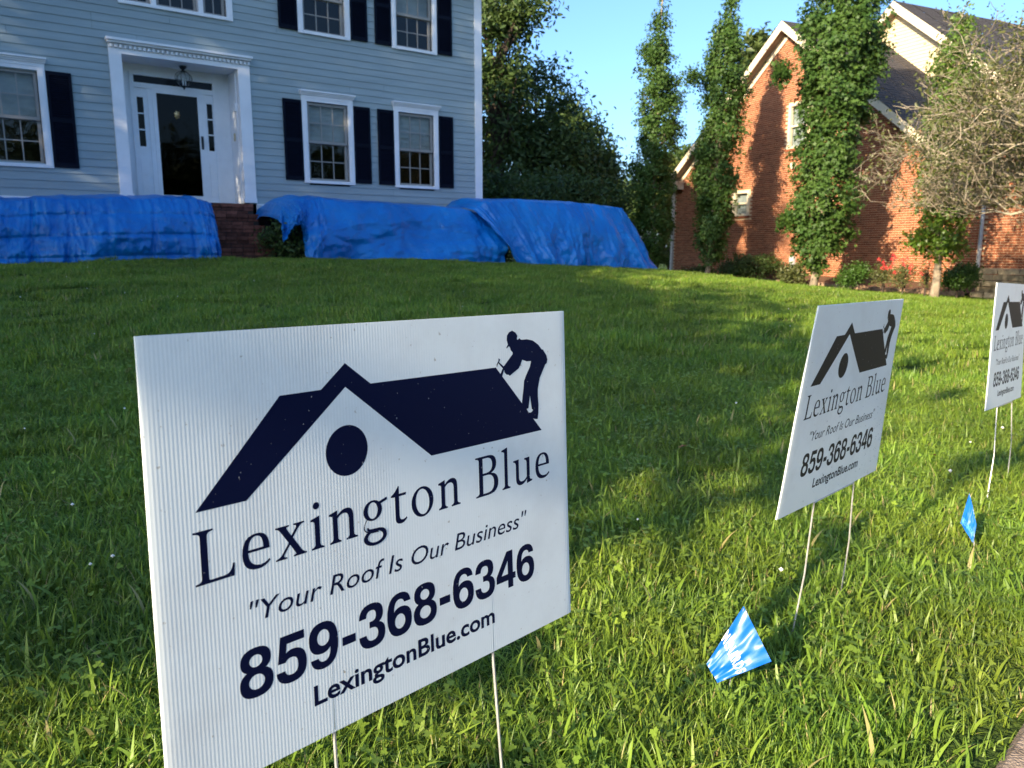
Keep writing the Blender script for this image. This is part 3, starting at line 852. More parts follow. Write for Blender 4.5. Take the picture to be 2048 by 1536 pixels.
GL = {
 'L': (575, [svg('M 25 690 L 285 690 L 285 668 L 262 664 Q 205 655 203 610 L 203 62 Q 203 40 228 40 L 385 40 Q 462 42 492 85 Q 512 115 522 170 L 550 170 L 538 0 L 25 0 L 25 22 L 55 28 Q 110 36 110 80 L 110 610 Q 110 655 55 662 L 25 668 Z')]),
 'e': (450, [svg('M 112 232 L 422 232 Q 425 472 240 472 Q 30 472 30 220 Q 30 -12 245 -12 Q 350 -12 425 62 L 410 88 Q 350 40 285 40 Q 118 40 112 232 Z') + svg('M 116 268 L 332 268 Q 328 437 238 437 Q 130 437 116 268 Z')]),
 'x': (480, [svg('M 12 460 L 220 460 L 220 440 L 195 436 Q 172 430 186 404 L 248 302 L 316 392 Q 340 430 305 437 L 285 440 L 285 460 L 452 460 L 452 440 Q 405 435 362 388 L 272 272 L 400 72 Q 428 30 474 22 L 474 0 L 270 0 L 270 22 L 295 26 Q 316 30 300 56 L 224 180 L 142 72 Q 112 32 150 24 L 172 22 L 172 0 L 2 0 L 2 22 Q 60 28 102 78 L 204 212 L 84 392 Q 60 430 12 440 Z')]),
 'i': (255, [svg('M 22 436 L 168 474 L 168 75 Q 168 32 230 24 L 230 0 L 25 0 L 25 24 Q 86 32 86 75 L 86 372 Q 86 405 22 410 Z'), [ell(122, 622, 52, 52, 20)]]),
 'n': (525, [svg('M 18 436 L 160 474 L 160 400 Q 235 474 315 474 Q 434 474 434 330 L 434 75 Q 434 32 496 24 L 496 0 L 298 0 L 298 24 Q 352 32 352 75 L 352 305 Q 352 408 272 408 Q 208 408 160 350 L 160 75 Q 160 32 210 24 L 210 0 L 18 0 L 18 24 Q 78 32 78 75 L 78 372 Q 78 405 18 410 Z')]),
 'g': (490, [[ell(205, 318, 172, 156), ell(205, 318, 90, 124)], svg('M 312 428 L 470 472 L 478 430 L 352 392 Z'),
             [ell(235, -92, 214, 128), ell(238, -88, 140, 84)], svg('M 112 205 Q 30 130 52 60 Q 70 18 150 14 L 290 -2 L 300 -30 L 180 -22 L 120 -10 Q 20 30 30 90 Q 40 150 96 212 Z'),
             svg('M 120 70 Q 110 44 180 42 L 300 36 Q 430 24 446 -70 L 400 -60 Q 380 -20 290 -14 L 150 0 Q 70 20 90 80 Z')]),
 't': (330, [svg('M 12 428 L 12 456 Q 85 480 150 582 L 168 582 L 168 460 L 310 460 L 298 420 L 168 420 L 168 125 Q 168 46 228 46 Q 268 46 304 72 L 316 48 Q 258 -12 190 -12 Q 86 -12 86 95 L 86 420 Z')]),
 'o': (525, [[ell(255, 230, 226, 243, 36, 0.0), ell(255, 230, 138, 207, 36, 0.12)]]),
 'B': (600, [svg('M 22 690 L 330 690 Q 532 690 532 528 Q 532 412 402 372 Q 574 345 574 195 Q 574 0 330 0 L 22 0 L 22 22 L 52 28 Q 104 36 104 80 L 104 610 Q 104 655 52 662 L 22 668 Z') + svg('M 198 392 L 290 392 Q 430 397 430 520 Q 430 650 290 650 L 198 650 Z') + svg('M 198 40 L 312 40 Q 466 45 466 195 Q 466 350 312 352 L 198 352 Z')]),
 'l': (255, [svg('M 18 704 L 168 740 L 168 75 Q 168 32 230 24 L 230 0 L 25 0 L 25 24 Q 86 32 86 75 L 86 640 Q 86 674 18 678 Z')]),
 'u': (530, [svg('M 12 460 L 158 466 L 158 145 Q 158 52 238 52 Q 312 52 368 116 L 368 372 Q 368 425 305 436 L 305 460 L 450 466 L 450 90 Q 450 42 516 42 L 516 16 L 368 -12 L 368 66 Q 288 -12 212 -12 Q 76 -12 76 130 L 76 372 Q 76 425 12 436 Z')]),
}
def fill(contours):
    """fill nested 2D contours (holes inside) -> verts, faces"""
    cu = bpy.data.curves.new('tmp', 'CURVE'); cu.dimensions = '2D'; cu.fill_mode = 'BOTH'
    for c in contours:
        sp = cu.splines.new('POLY'); sp.points.add(len(c) - 1)
        for p, q in zip(sp.points, c): p.co = (q[0] / 1000, q[1] / 1000, 0, 1)
        sp.use_cyclic_u = True
    ob = bpy.data.objects.new('tmp', cu)
    me = bpy.data.meshes.new_from_object(ob)
    vs = [(v.co.x * 1000, v.co.y * 1000) for v in me.vertices]; fs = [tuple(p.vertices) for p in me.polygons]
    bpy.data.objects.remove(ob); bpy.data.curves.remove(cu); bpy.data.meshes.remove(me)
    return vs, fs
def text2d(body, x0, x1, y0, y1, bold=0.0, shear=0.0, spacing=1.0):
    """sans lettering fitted to the box x0..x1, baseline y1 / top y0 (y down), in mm"""
    cu = bpy.data.curves.new('tmp', 'FONT'); cu.body = body; cu.offset = bold; cu.shear = shear; cu.space_character = spacing; cu.resolution_u = 4
    ob = bpy.data.objects.new('tmp', cu)
    me = bpy.data.meshes.new_from_object(ob)
    P = np.array([(v.co.x, v.co.y) for v in me.vertices]); fs = [tuple(p.vertices) for p in me.polygons]
    bpy.data.objects.remove(ob); bpy.data.curves.remove(cu); bpy.data.meshes.remove(me)
    top = P[:, 1].max(); base = 0.0 - bold
    xs = (P[:, 0] - P[:, 0].min()) / (P[:, 0].max() - P[:, 0].min()) * (x1 - x0) + x0
    ys = y1 - (P[:, 1] - base) / (top - base) * (y1 - y0)
    return list(zip(xs, ys)), fs

def refine(vs, fs, maxlen=22.0):
    """split long triangles so that flat ink follows a slightly bent panel"""
    vs = [tuple(v) for v in vs]; out = []; cache = {}
    st = []
    for f in fs:
        for k in range(1, len(f) - 1): st.append((f[0], f[k], f[k + 1]))
    d = lambda a, b: math.hypot(vs[a][0] - vs[b][0], vs[a][1] - vs[b][1])
    while st:
        a, b, c = st.pop()
        L = sorted(((d(a, b), a, b, c), (d(b, c), b, c, a), (d(c, a), c, a, b)))[-1]
        if L[0] < maxlen: out.append((a, b, c)); continue
        _, p, q, r = L; k = (min(p, q), max(p, q))
        if k not in cache: cache[k] = len(vs); vs.append(tuple((x + y) / 2 for x, y in zip(vs[p], vs[q])))
        m = cache[k]; st += [(p, m, r), (m, q, r)]
    return vs, out
PRINTS = []      # name, verts (mm, y down), faces, layer
def add_print(name, vs, fs, layer=0): PRINTS.append((name,) + tuple(refine(vs, fs)) + (layer,))
roof_poly = [(43.4, 170.8), (138.6, 69.2), (188.2, 68.6), (220.4, 42.6), (254, 68.7), (460.4, 69.2), (552, 167), (342, 167.5), (219.6, 68.9), (96, 170.4)]
add_print('roof_logo', *fill([roof_poly]))
add_print('round_window_logo', *fill([ell(218.5, 140, 28, 28.5, 40)]))
man = [(465.2,63.6),(462.5,69.5),(462.1,65.2),(465.6,61.3),(466.2,57.3),(469.4,59.5),(466.8,62.6),(475.8,69.1),(494.2,54.1),(494.3,51.4),(490.6,48.4),(489.2,44.1),(487,42.6),(483,45.5),(481.8,44.4),(485.5,40.6),(483.2,34.1),(484,28.3),(488.5,23.8),(494.8,22.2),(501,25),(505,29.6),(503.7,33.8),(505.2,35.3),(509.3,33.4),(512.4,35.7),(524.5,35.6),(537.4,38.4),(548.8,45),(556.1,52.2),(559,52.4),(560,54.1),(566,61.3),(567.9,67.1),(566.5,72.1),(563,74),(550.3,91.9),(545.5,107.1),(545.2,118),(546.3,129.6),(545.6,141),(543.8,149.5),(540.5,149.6),(534.7,148),(512,136),(511.2,121.4),(514.7,103.7),(516.4,92.9),(520.8,85.7),(529.4,74.4),(532.2,66.4),(523.2,66.2),(513.6,63.2),(510.2,69.4),(506,74.5),(493.9,79.8),(487.5,83),(485,81.2),(481,80.6),(477,77.1),(476.5,73.6),(472.5,82),(469,78.6),(474.0,71.5)]
gap = [(528.2,114.6),(524.5,131.8),(520.6,132.7),(524,137.2),(527.4,138.8),(531.5,138),(534.3,135.4),(531.4,134.2)]
add_print('roofer_logo', *fill([man, gap]), layer=1)
xpen = 0.0; word = 'Lexington Blue'
sx = 0.0775
adv = [GL[c][0] if c != ' ' else 215 for c in word]
tot = sum(adv[:-1]) + 430
gapk = ((569.5 - 39.4) / sx - tot) / (len(word) - 1)
for c, a in zip(word, adv):
    if c != ' ':
        vs = []; fs = []
        for li, cont in enumerate(GL[c][1]):
            v2, f2 = fill(cont)
            x_of = lambda x: 39.4 + (xpen + x - 25) * sx
            b = len(vs)
            vs += [(x_of(x), 243.6 - 6.0 * (x_of(x) - 40) / 390 * .93 - y * sx, li) for x, y in v2]
            fs += [tuple(b + i for i in f) for f in f2]
        add_print('letter', vs, fs)
    xpen += a + gapk
v2, f2 = text2d('"Your Roof Is Our Business"', 92.8, 515, 275.5, 298, 0.0, 0.22); add_print('slogan', v2, f2)
D6 = svg('M 522 528 L 384 528 Q 366 600 292 600 Q 172 600 168 408 Q 222 472 322 472 Q 538 466 538 235 Q 538 -15 285 -15 Q 22 -15 22 330 Q 22 710 297 710 Q 502 710 522 528 Z') + [ell(285, 230, 108, 124, 30)]
DG = {'-': (345, [[(48, 205), (298, 205), (298, 340), (48, 340)]]), '6': (560, D6), '9': (560, [[(556 - x, 695 - y) for x, y in c] for c in D6]),
 '4': (560, svg('M 336 0 L 336 152 L 18 152 L 18 278 L 312 710 L 476 710 L 476 272 L 548 272 L 548 152 L 476 152 L 476 0 Z') + [[(336, 272), (336, 528), (162, 272)]]),
 '5': (560, svg('M 506 710 L 506 582 L 214 582 L 194 446 Q 240 484 310 484 Q 530 474 530 240 Q 530 -15 272 -15 Q 36 -15 22 190 L 166 190 Q 178 105 270 105 Q 384 105 384 238 Q 384 362 276 362 Q 210 362 180 312 L 54 318 L 112 710 Z')),
 '3': (560, svg('M 28 492 L 166 492 Q 172 598 268 598 Q 360 598 360 510 Q 360 416 268 416 L 224 416 L 224 312 L 276 312 Q 388 312 388 208 Q 388 102 276 102 Q 170 102 160 216 L 18 216 Q 24 -15 275 -15 Q 534 -15 534 204 Q 534 330 418 372 Q 504 415 504 522 Q 504 710 270 710 Q 38 710 28 492 Z')),
 '8': (560, svg('M 278 710 Q 514 710 514 522 Q 514 420 428 376 Q 538 326 538 200 Q 538 -15 278 -15 Q 18 -15 18 200 Q 18 326 128 376 Q 42 420 42 522 Q 42 710 278 710 Z') + [ell(278, 514, 100, 88, 26), ell(278, 208, 122, 108, 28)])}
num = '859-368-6346'; adn = [DG[c][0] for c in num]; sxn = (528 - 77.2) / (sum(adn) - 40); syn = (378 - 324.5) / 725; xp = 0
for c, a in zip(num, adn):
    v2, f2 = fill(DG[c][1]); add_print('digit', [(77.2 + (xp + x - 18) * sxn, 377.2 - y * syn) for x, y in v2], f2); xp += a
v2, f2 = text2d('LexingtonBlue.com', 161, 444, 394.2, 417.2, 0.022, 0.0, 1.0); add_print('web_address', v2, f2)

SW, SH = 609.6, 457.2
def yard_sign(label, corners, prm, stakes, seed, bow=0.0, dew=False):
    TLc, TRc, BRc, BLc = [Vector(c) for c in corners]
    nrm = (TRc - TLc).cross(BLc - TLc).normalized()
    if nrm.dot(CAMP - TLc) < 0: nrm = -nrm
    base = (BLc + BRc) / 2; g = gz(base.x, base.y)
    root = empty('yard_sign', (base.x, base.y, g), label, 'yard sign', 'roofing signs along the lawn edge')
    def S(x, y, off=0.0):
        u, v = x / SW, y / SH
        p = TLc * (1 - u) * (1 - v) + TRc * u * (1 - v) + BRc * u * v + BLc * (1 - u) * v
        return p + nrm * (off / 1000 + bow * (math.sin(math.pi * u) * .5 + .3 * math.sin(math.pi * v * 2 + seed)))
    # fluted panel: vertical ribs front and back, open flute edges
    nr = 152; m = MB(); ny = 26; T = 4.5
    cols = []
    for i in range(nr * 2 + 1):
        x = SW * i / (nr * 2)
        rib = 0.09 if i % 2 else 0.0
        dent = 0.5 * fbm(Vector((x / 70.0, seed, 0.0)))
        cols.append((x, rib))
    fr = []; bk = []
    for (x, rib) in cols:
        for k in range(ny + 1):
            y = SH * k / ny
            edge = min(x, SW - x)
            cr = -1.6 * math.exp(-edge / 4.0) * .6
            fr.append(S(x, y, rib + cr)); bk.append(S(x, y, -T - rib - cr))
    st = ny + 1; n = len(cols); f = []
    for i in range(n - 1):
        for k in range(ny):
            a = i * st + k
            f.append((a, a + 1, a + st + 1, a + st)); f.append((n * st + a, n * st + a + st, n * st + a + st + 1, n * st + a + 1))
    for k in range(ny):
        f.append((k, n * st + k, n * st + k + 1, k + 1)); e = (n - 1) * st + k
        f.append((e, e + 1, n * st + e + 1, n * st + e))
    for i in range(n - 1):
        a = i * st; f.append((a, a + st, n * st + a + st, n * st + a)); b = i * st + ny; f.append((b, n * st + b, n * st + b + st, b + st))
    m.add(fr + bk, f); m.build('panel', M['coro'], root)
    for nm, vs_, fs_, ly in PRINTS:
        pm = MB()
        pm.add([S(v[0], v[1], 0.13 + .06 * ly + .05 * (v[2] if len(v) > 2 else 0)) for v in vs_], fs_)
        # face the print outwards
        a, b, c = [Vector(pm.v[i]) for i in pm.f[0][:3]]
        if (b - a).cross(c - a).dot(nrm) < 0: pm.f = [t[::-1] for t in pm.f]
        pm.build(nm, prm, root)
    for (x, foot) in stakes:
        w = MB()
        top = S(x, 300, -T / 2); bot = S(x, SH, -T / 2)
        ft = Vector(foot)
        mid = bot.lerp(ft, .5) + Vector((.003, 0, 0)) * seed
        pts = [S(x, 452, -T / 2), bot, mid, ft, ft + (ft - mid).normalized() * .08]
        w.tube(pts, .0021, 6); w.build('stake', M['wire'], root)
        # the wire pushes the flute out a little
        w = MB(); w.tube([S(x, 262, -1.9), S(x, 300, -1.65), S(x, 380, -1.6), S(x, 455, -1.6)], [.0006, .0016, .0018, .0018], 8); w.build('flute_bulge', M['coro'], root, True)
    if seed > 1.5:
        cw = MB(); cw.tube([S(stakes[0][0], SH + 4, -T / 2), S(stakes[1][0], SH + 4, -T / 2)], .0019, 5); cw.build('cross_wire', M['wire'], root)
    if dew:
        dw = MB(); rr = random.Random(3)
        for k in range(110):
            x = rr.uniform(120, 600); y = rr.uniform(250, 452)
            if rr.random() < .6: x = 600 - abs(rr.gauss(0, 70)); x = min(x, 605)
            p = S(x, y, .2); r_ = rr.uniform(.0010, .0026)
            ring = [p + ((TRc - TLc).normalized() * math.cos(a) + (BLc - TLc).normalized() * math.sin(a)) * r_ for a in [i * math.pi / 3 for i in range(6)]]
            dw.add(ring + [p + nrm * r_ * .7], [(i, (i + 1) % 6, 6) for i in range(6)])
        dw.build('dew_drops', M['water'], root, True, kind='stuff')
    return root
def cz(pts, zs): return [pxz(u, v, z) for (u, v), z in zip(pts, zs)]
def gnd(v): return Vector((v[0], v[1], gz(v[0], v[1]) - .01))
s1c = cz([(270, 673), (1128, 622), (1142, 1224), (339, 1629)], (0.6814, 1.1252, 1.1793, 0.7355))
s2c = cz([(1638, 612), (1808, 598), (1752, 940), (1553, 1040)], (1.5297, 1.978, 2.0745, 1.6262))
s3c = cz([(1995, 565), (2055, 569), (2042, 794), (1971, 822)], (2.6929, 3.1392, 3.1896, 2.7433))
def under(c, x, dx=0.0):
    p = c[3].lerp(c[2], x / SW); d = (c[3] - c[0]).lerp(c[2] - c[1], x / SW)
    k = (gz(p.x, p.y) - p.z) / d.z
    return p + d * k + Vector((dx, dx, -.01))
yard_sign('large nearest white roofing sign with navy print', s1c, M['navy_print'], [(185, under(s1c, 185)), (440, under(s1c, 440, .01))], 1.0, 0.0015)
yard_sign('dewy white roofing sign with charcoal print, behind the blue flag, tilted back', s2c, M['charcoal_print'], [(197, (0.672, 1.722, gz(.672, 1.722) - .01)), (446, (0.898, 1.974, gz(.898, 1.974) - .01))], 2.0, 0.003, True)
yard_sign('farthest white roofing sign, cut by the right edge of the photo', s3c, M['charcoal_print'], [(185, (1.767, 2.749, gz(1.767, 2.749) - .01)), (440, (2.008, 3.009, gz(2.0, 3.0) - .01))], 3.0, 0.002)

# ------------------------------------------------------------------ marker flags
def marker_flag(label, quad, depths, wire, text, tq, seed, wr, ink='flag_white'):
    if hasattr(depths, '__len__'):
        Q = [pxz(u, v, z) for (u, v), z in zip(quad, depths)]      # top, right, bottom, left
    else:                                                           # flat film lying on a plane that leans back towards the sun
        C0 = pxz(sum(q[0] for q in quad) / 4, sum(q[1] for q in quad) / 4, depths)
        hv = ((CAMP - C0).normalized() - ldir).normalized()
        hv = (hv + Vector((.17, -.08, -.07))).normalized()
        Q = [CAMP + ray(u, v) * ((C0 - CAMP).dot(hv) / ray(u, v).dot(hv)) for u, v in quad]
    foot = Vector((wire[0], wire[1], gz(wire[0], wire[1])))
    root = empty('marker_flag', foot, label, 'marker flag', 'blue marker flags in the lawn')
    n = 22
    nr = (Q[1] - Q[0]).cross(Q[3] - Q[0]).normalized()
    if nr.dot(CAMP - Q[0]) < 0: nr = -nr
    def P(u, v, off=0.0):
        p = Q[0] * (1 - u) * (1 - v) + Q[1] * u * (1 - v) + Q[2] * u * v + Q[3] * (1 - u) * v
        w = math.sin(u * 9 + v * 3 + seed) * .35 + fbm(Vector((u * 3.5, v * 1.3, seed)), 3) + .5 * fbm(Vector((u * 9, v * 2.5, seed + 3)), 3)
        return p + nr * (w * wr + off)
    vs = [P(i / n, k / n) for i in range(n + 1) for k in range(n + 1)]
    m = MB(); m.add(vs, [(i * (n + 1) + k, i * (n + 1) + k + 1, (i + 1) * (n + 1) + k + 1, (i + 1) * (n + 1) + k) for i in range(n) for k in range(n)])
    m.build('flag', M['flag'], root, True)
    w = MB(); top = P(0.02, 0.02, .0); w.tube([top, top.lerp(foot, .6) + Vector((.004, 0, 0)), foot - UP * .05], .0011, 5); w.build('wire', M['wire'], root)
    # printed word: white outline below, blue letters above
    a, b, c = tq          # origin (u,v), along, across
    for nm, bold, off, mm in (('word', .022, .0013, M[ink]),):
        v2, f2 = refine(*text2d(text, 0, 1, 0, 1, bold, 0, 1.2), maxlen=.05)
        pm = MB(); pm.add([P(a[0] + b[0] * x + c[0] * y, a[1] + b[1] * x + c[1] * y, off) for x, y in v2], f2)
        A_, B_, C_ = [Vector(pm.v[i]) for i in pm.f[0][:3]]
        pm.build(nm, mm, root)
    return root
marker_flag('nearest blue marker flag with white outlined lettering, below the second sign', [(1487, 1212), (1543, 1323), (1435, 1365), (1413, 1328)], 1.575, (.447, 1.48),
            'MENARDS', ((-.01, .40), (.99, .05), (.0, .19)), 1.0, .0055)
marker_flag('smaller far blue marker flag folded to a narrow leaf, near the third sign', [(1939, 985), (1953, 1050), (1946, 1086), (1921, 1046)], (2.40, 2.35, 2.34, 2.37), (1.437, 2.262),
            'MENARDS', ((.04, .78), (.86, -.22), (.03, .18)), 4.0, .0035, 'pale_blue_print')

# ------------------------------------------------------------------ foliage
STAR = []
for k in range(10):
    a = math.pi / 2 + k * math.pi / 5 + 0.0
    r_ = (1.0 if k % 2 == 0 else 0.42)
    if k in (4, 6): r_ = 0.75
    if k == 5: r_ = 0.30
    STAR.append((r_ * math.cos(a), r_ * math.sin(a)))
def leaf_mesh(name, pos, nrm, size, mat_, shape='diamond', rs=None, tint=None):
    rs = rs or rng
    n = len(pos)
    nrm = nrm / np.maximum(np.linalg.norm(nrm, axis=1, keepdims=True), 1e-6)
    a = rs.normal(size=(n, 3)); t = np.cross(nrm, a); t /= np.maximum(np.linalg.norm(t, axis=1, keepdims=True), 1e-6)
    b = np.cross(nrm, t)
    size = np.broadcast_to(size, (n,)) * rs.uniform(.7, 1.3, n)
    if shape == 'star':
        T = np.array([(0, 0, .0)] + [(x, y, -.22 * (x * x + y * y)) for x, y in STAR])
        F = [(0, 1 + k, 1 + (k + 1) % 10) for k in range(10)]
        F = np.array(F)
    elif shape == 'oval':
        T = np.array([(0, -1, 0), (.42, -.3, .10), (.38, .4, .1), (0, 1, -.1), (-.38, .4, .1), (-.42, -.3, .1)])
        F = np.array([(0, 1, 2), (0, 2, 3), (0, 3, 4), (0, 4, 5)])
    else:
        T = np.array([(0, -1, 0), (.5, 0, .14), (0, 1, 0), (-.5, 0, .14)])
        F = np.array([(0, 1, 2), (0, 2, 3)])
    V = pos[:, None] + size[:, None, None] * (T[None, :, 0:1] * t[:, None] + T[None, :, 1:2] * b[:, None] + T[None, :, 2:3] * nrm[:, None])
    k = len(T)
    FF = (F[None] + (np.arange(n) * k)[:, None, None]).reshape(-1, 3)
    if tint is None: tint = rs.beta(2, 2.4, n)
    return np_mesh(name, V.reshape(-1, 3), FF, mat_, np.repeat(tint, k))

def columnar(label, base, tip, prof, nclump, per, lsize, seed, mat_, extra=(), trunk_r=.09, group=None, bark='bark'):
    rs = np.random.default_rng(seed)
    base = Vector(base); tip = Vector(tip)
    root = empty('sweetgum_tree', base, label, 'tree', group)
    Ht = tip.z - base.z
    zs = np.array([p[0] for p in prof]); rr = np.array([p[1] for p in prof])
    def axis(z):
        f = np.clip((z - base.z) / Ht, 0, 1)
        return np.stack([base.x + (tip.x - base.x) * f + .05 * np.sin(z * 1.7 + seed), base.y + (tip.y - base.y) * f + .05 * np.cos(z * 1.3 + seed)], -1)
    zz = np.linspace(zs[0], zs[-1], 400); w = np.interp(zz, zs, rr) ** 1.15 + .05
    cz_ = rs.choice(zz, nclump, p=w / w.sum()) + rs.normal(0, .05, nclump)
    ang = rs.uniform(0, 2 * np.pi, nclump)
    lump = np.array([1 + .5 * noise.noise(Vector((math.cos(a) * 1.2, math.sin(a) * 1.2, z * 1.1 + seed * 7))) for a, z in zip(ang, cz_)])
    rad = np.interp(cz_, zs, rr) * lump * rs.uniform(.5, 1.0, nclump) ** .6
    ax = axis(cz_)
    C = np.stack([ax[:, 0] + rad * np.cos(ang), ax[:, 1] + rad * np.sin(ang), cz_], -1)
    if len(extra):
        C = np.vstack([C, np.array(extra)])
        ang = np.concatenate([ang, np.zeros(len(extra))])
    out = np.stack([np.cos(ang), np.sin(ang), np.full(len(ang), .35)], -1)
    n = len(C)
    pos = np.repeat(C, per, 0) + rs.normal(0, 1, (n * per, 3)) * np.array([.115, .115, .12])
    nr = np.repeat(out, per, 0) * .8 + rs.normal(0, .55, (n * per, 3)) + np.array([0, 0, .25])
    tint = np.clip(np.repeat(rs.beta(2, 2.2, n), per) * .6 + rs.beta(2, 2.2, n * per) * .4, 0, 1)
    me = leaf_mesh('crown', pos - np.array(base), nr, lsize, mat_, 'star', rs, tint)
    cr = link('crown', me, root); cr['kind'] = 'stuff'
    m = MB()
    tz = np.linspace(base.z - .1, base.z + Ht * .97, 14); ta = axis(tz)
    rad_t = [trunk_r * (1.5 if k == 0 else 1.12 if k == 1 else 1) * (1 - .85 * k / 13) for k in range(14)]
    m.tube([(a[0], a[1], z) for a, z in zip(ta, tz)], rad_t, 9)
    o = m.build('trunk', M[bark], root, True)
    br = MB()
    for k in rs.choice(n, min(n, 70), replace=False):
        c = C[k]; z0 = max(base.z + .5, c[2] - .35 - .4 * rs.random()); a0 = axis(np.array([z0]))[0]
        br.tube([(a0[0], a0[1], z0), ((a0[0] + c[0]) / 2, (a0[1] + c[1]) / 2, z0 * .55 + c[2] * .45), tuple(c)], [.022, .014, .005], 4, cap=False)
    br.build('branches', M[bark], root, kind='stuff')
    return root
Zr = H
GT = 'columnar sweetgum trees between the two houses'
def gbase(u, Yd):
    r = ray(u, 560); x = r.x / r.y * Yd
    return Vector((x, Yd, gz(x, Yd)))
def hz(v, Yd):
    r = ray(CX, v); return H + r.z / r.y * Yd
t1 = gbase(1303, 28); t2 = gbase(1415, 25); t3 = gbase(1627, 21); t4 = gbase(1868, 17.6)
columnar('slim columnar tree nearest the blue house, behind the end of the tarp', t1, (t1.x + .02, 28, hz(-25, 28)),
         [(hz(525, 28), .35), (hz(470, 28), .58), (hz(400, 28), .66), (hz(300, 28), .62), (hz(200, 28), .68), (hz(110, 28), .50), (hz(60, 28), .28), (hz(20, 28), .10), (hz(-20, 28), .04)],
         400, 50, .062, 11, M['sweetgum'], [px(1352 + random.uniform(-12, 10), 262 + random.uniform(-14, 14), 28) for _ in range(9)], .08, GT)
columnar('slim columnar tree at the left of the brick gable, beside its small window', t2, (t2.x + .42, 25.2, hz(-40, 25)),
         [(hz(520, 25), .25), (hz(480, 25), .42), (hz(430, 25), .5), (hz(380, 25), .58), (hz(300, 25), .62), (hz(200, 25), .62), (hz(130, 25), .54), (hz(70, 25), .36), (hz(10, 25), .12), (hz(-35, 25), .04)],
         400, 50, .060, 12, M['sweetgum'], [px(1385 + random.uniform(-14, 10), 160 + random.uniform(-14, 14), 25) for _ in range(10)], .075, GT)
columnar('broad columnar tree standing before the middle of the brick gable', t3, (t3.x + .55, 21.2, hz(-190, 21)),
         [(hz(532, 21), .12), (hz(512, 21), .48), (hz(470, 21), .66), (hz(420, 21), .78), (hz(360, 21), .70), (hz(300, 21), .68), (hz(240, 21), .78), (hz(160, 21), 1.0), (hz(100, 21), 1.08), (hz(30, 21), .95), (hz(-60, 21), .75), (hz(-140, 21), .4), (hz(-185, 21), .05)],
         560, 54, .066, 13, M['sweetgum'], [px(1570 + random.uniform(-10, 12), 150 + random.uniform(-14, 14), 21) for _ in range(10)] + [px(1575 + random.uniform(-10, 10), 440 + random.uniform(-10, 10), 21) for _ in range(8)] + [px(1742 + random.uniform(-10, 10), 105 + random.uniform(-14, 14), 21) for _ in range(10)], .085, GT)
columnar('young columnar tree with pale trunk, half hidden by the twiggy tree', t4, (t4.x + .2, 17.8, hz(30, 17.6)),
         [(hz(512, 17.6), .12), (hz(490, 17.6), .42), (hz(462, 17.6), .36), (hz(430, 17.6), .45), (hz(380, 17.6), .42), (hz(300, 17.6), .44), (hz(220, 17.6), .48), (hz(150, 17.6), .46), (hz(90, 17.6), .32), (hz(40, 17.6), .05)],
         310, 32, .055, 14, M['young_leaf'], [px(1828 + random.uniform(-8, 10), 487 + random.uniform(-8, 8), 17.6) for _ in range(7)] + [px(1908 + random.uniform(-8, 8), 492 + random.uniform(-8, 8), 17.6) for _ in range(6)], .085, GT)

def crown_tree(name, label, base, blobs, n, lsize, seed, mat_, trunk_r=.2, shape='diamond', group=None, nbr=40, cat='tree', bark='dark_bark', shell=.55, clump=.32, per=26):
    """broad tree: leaf clumps on lumpy blobs, trunk and limbs"""
    rs = np.random.default_rng(seed)
    base = Vector(base)
    root = empty(name, base, label, cat, group)
    vol = np.array([b[1][0] * b[1][1] + b[1][0] * b[1][2] for b in blobs]); which = rs.choice(len(blobs), n, p=vol / vol.sum())
    d = rs.normal(size=(n, 3)); d /= np.linalg.norm(d, axis=1, keepdims=True)
    C0 = np.array([b[0] for b in blobs])[which]; R0 = np.array([b[1] for b in blobs])[which]
    lump = np.array([1 + .30 * noise.noise(Vector(tuple(v * 2.1 + w * 3.7 + seed))) + .18 * noise.noise(Vector(tuple(v * 5.3 + seed))) for v, w in zip(d, which)])
    rad = rs.uniform(shell, 1.0, n) ** .7 * lump
    C = C0 + d * R0 * rad[:, None]
    pos = np.repeat(C, per, 0) + rs.normal(0, clump, (n * per, 3)) * np.array([1, 1, .6])
    nr = np.repeat(d, per, 0) * .6 + rs.normal(0, .6, (n * per, 3)) + np.array([0, 0, .3])
    tint = np.clip(np.repeat(rs.beta(2, 2.2, n), per) * .65 + rs.beta(2, 2.2, n * per) * .35, 0, 1)
    gmin = base.z + .05
    keep = pos[:, 2] > gmin
    me = leaf_mesh('crown', pos[keep] - np.array(base), nr[keep], lsize, mat_, shape, rs, tint[keep])
    cr = link('crown', me, root); cr['kind'] = 'stuff'
    if trunk_r > 0:
        top = Vector(np.mean([b[0] for b in blobs], 0)); m = MB()
        m.tube([base - UP * .2, base + UP * .25, base.lerp(top, .4) + Vector((.06, .03, 0)), base.lerp(top, .75), top], [trunk_r * 1.4, trunk_r, trunk_r * .85, trunk_r * .6, trunk_r * .35], 9)
        m.build('trunk', M[bark], root, True)
        b2 = MB()
        for k in rs.choice(n, min(n, nbr), replace=False):
            s_ = base.lerp(top, float(rs.uniform(.35, .95))); e = Vector(C[k]); mid = s_.lerp(e, .5) + UP * .15
            b2.tube([s_, mid, e], [trunk_r * .3, trunk_r * .18, .012], 5, cap=False)
        b2.build('branches', M[bark], root, kind='stuff')
    return root

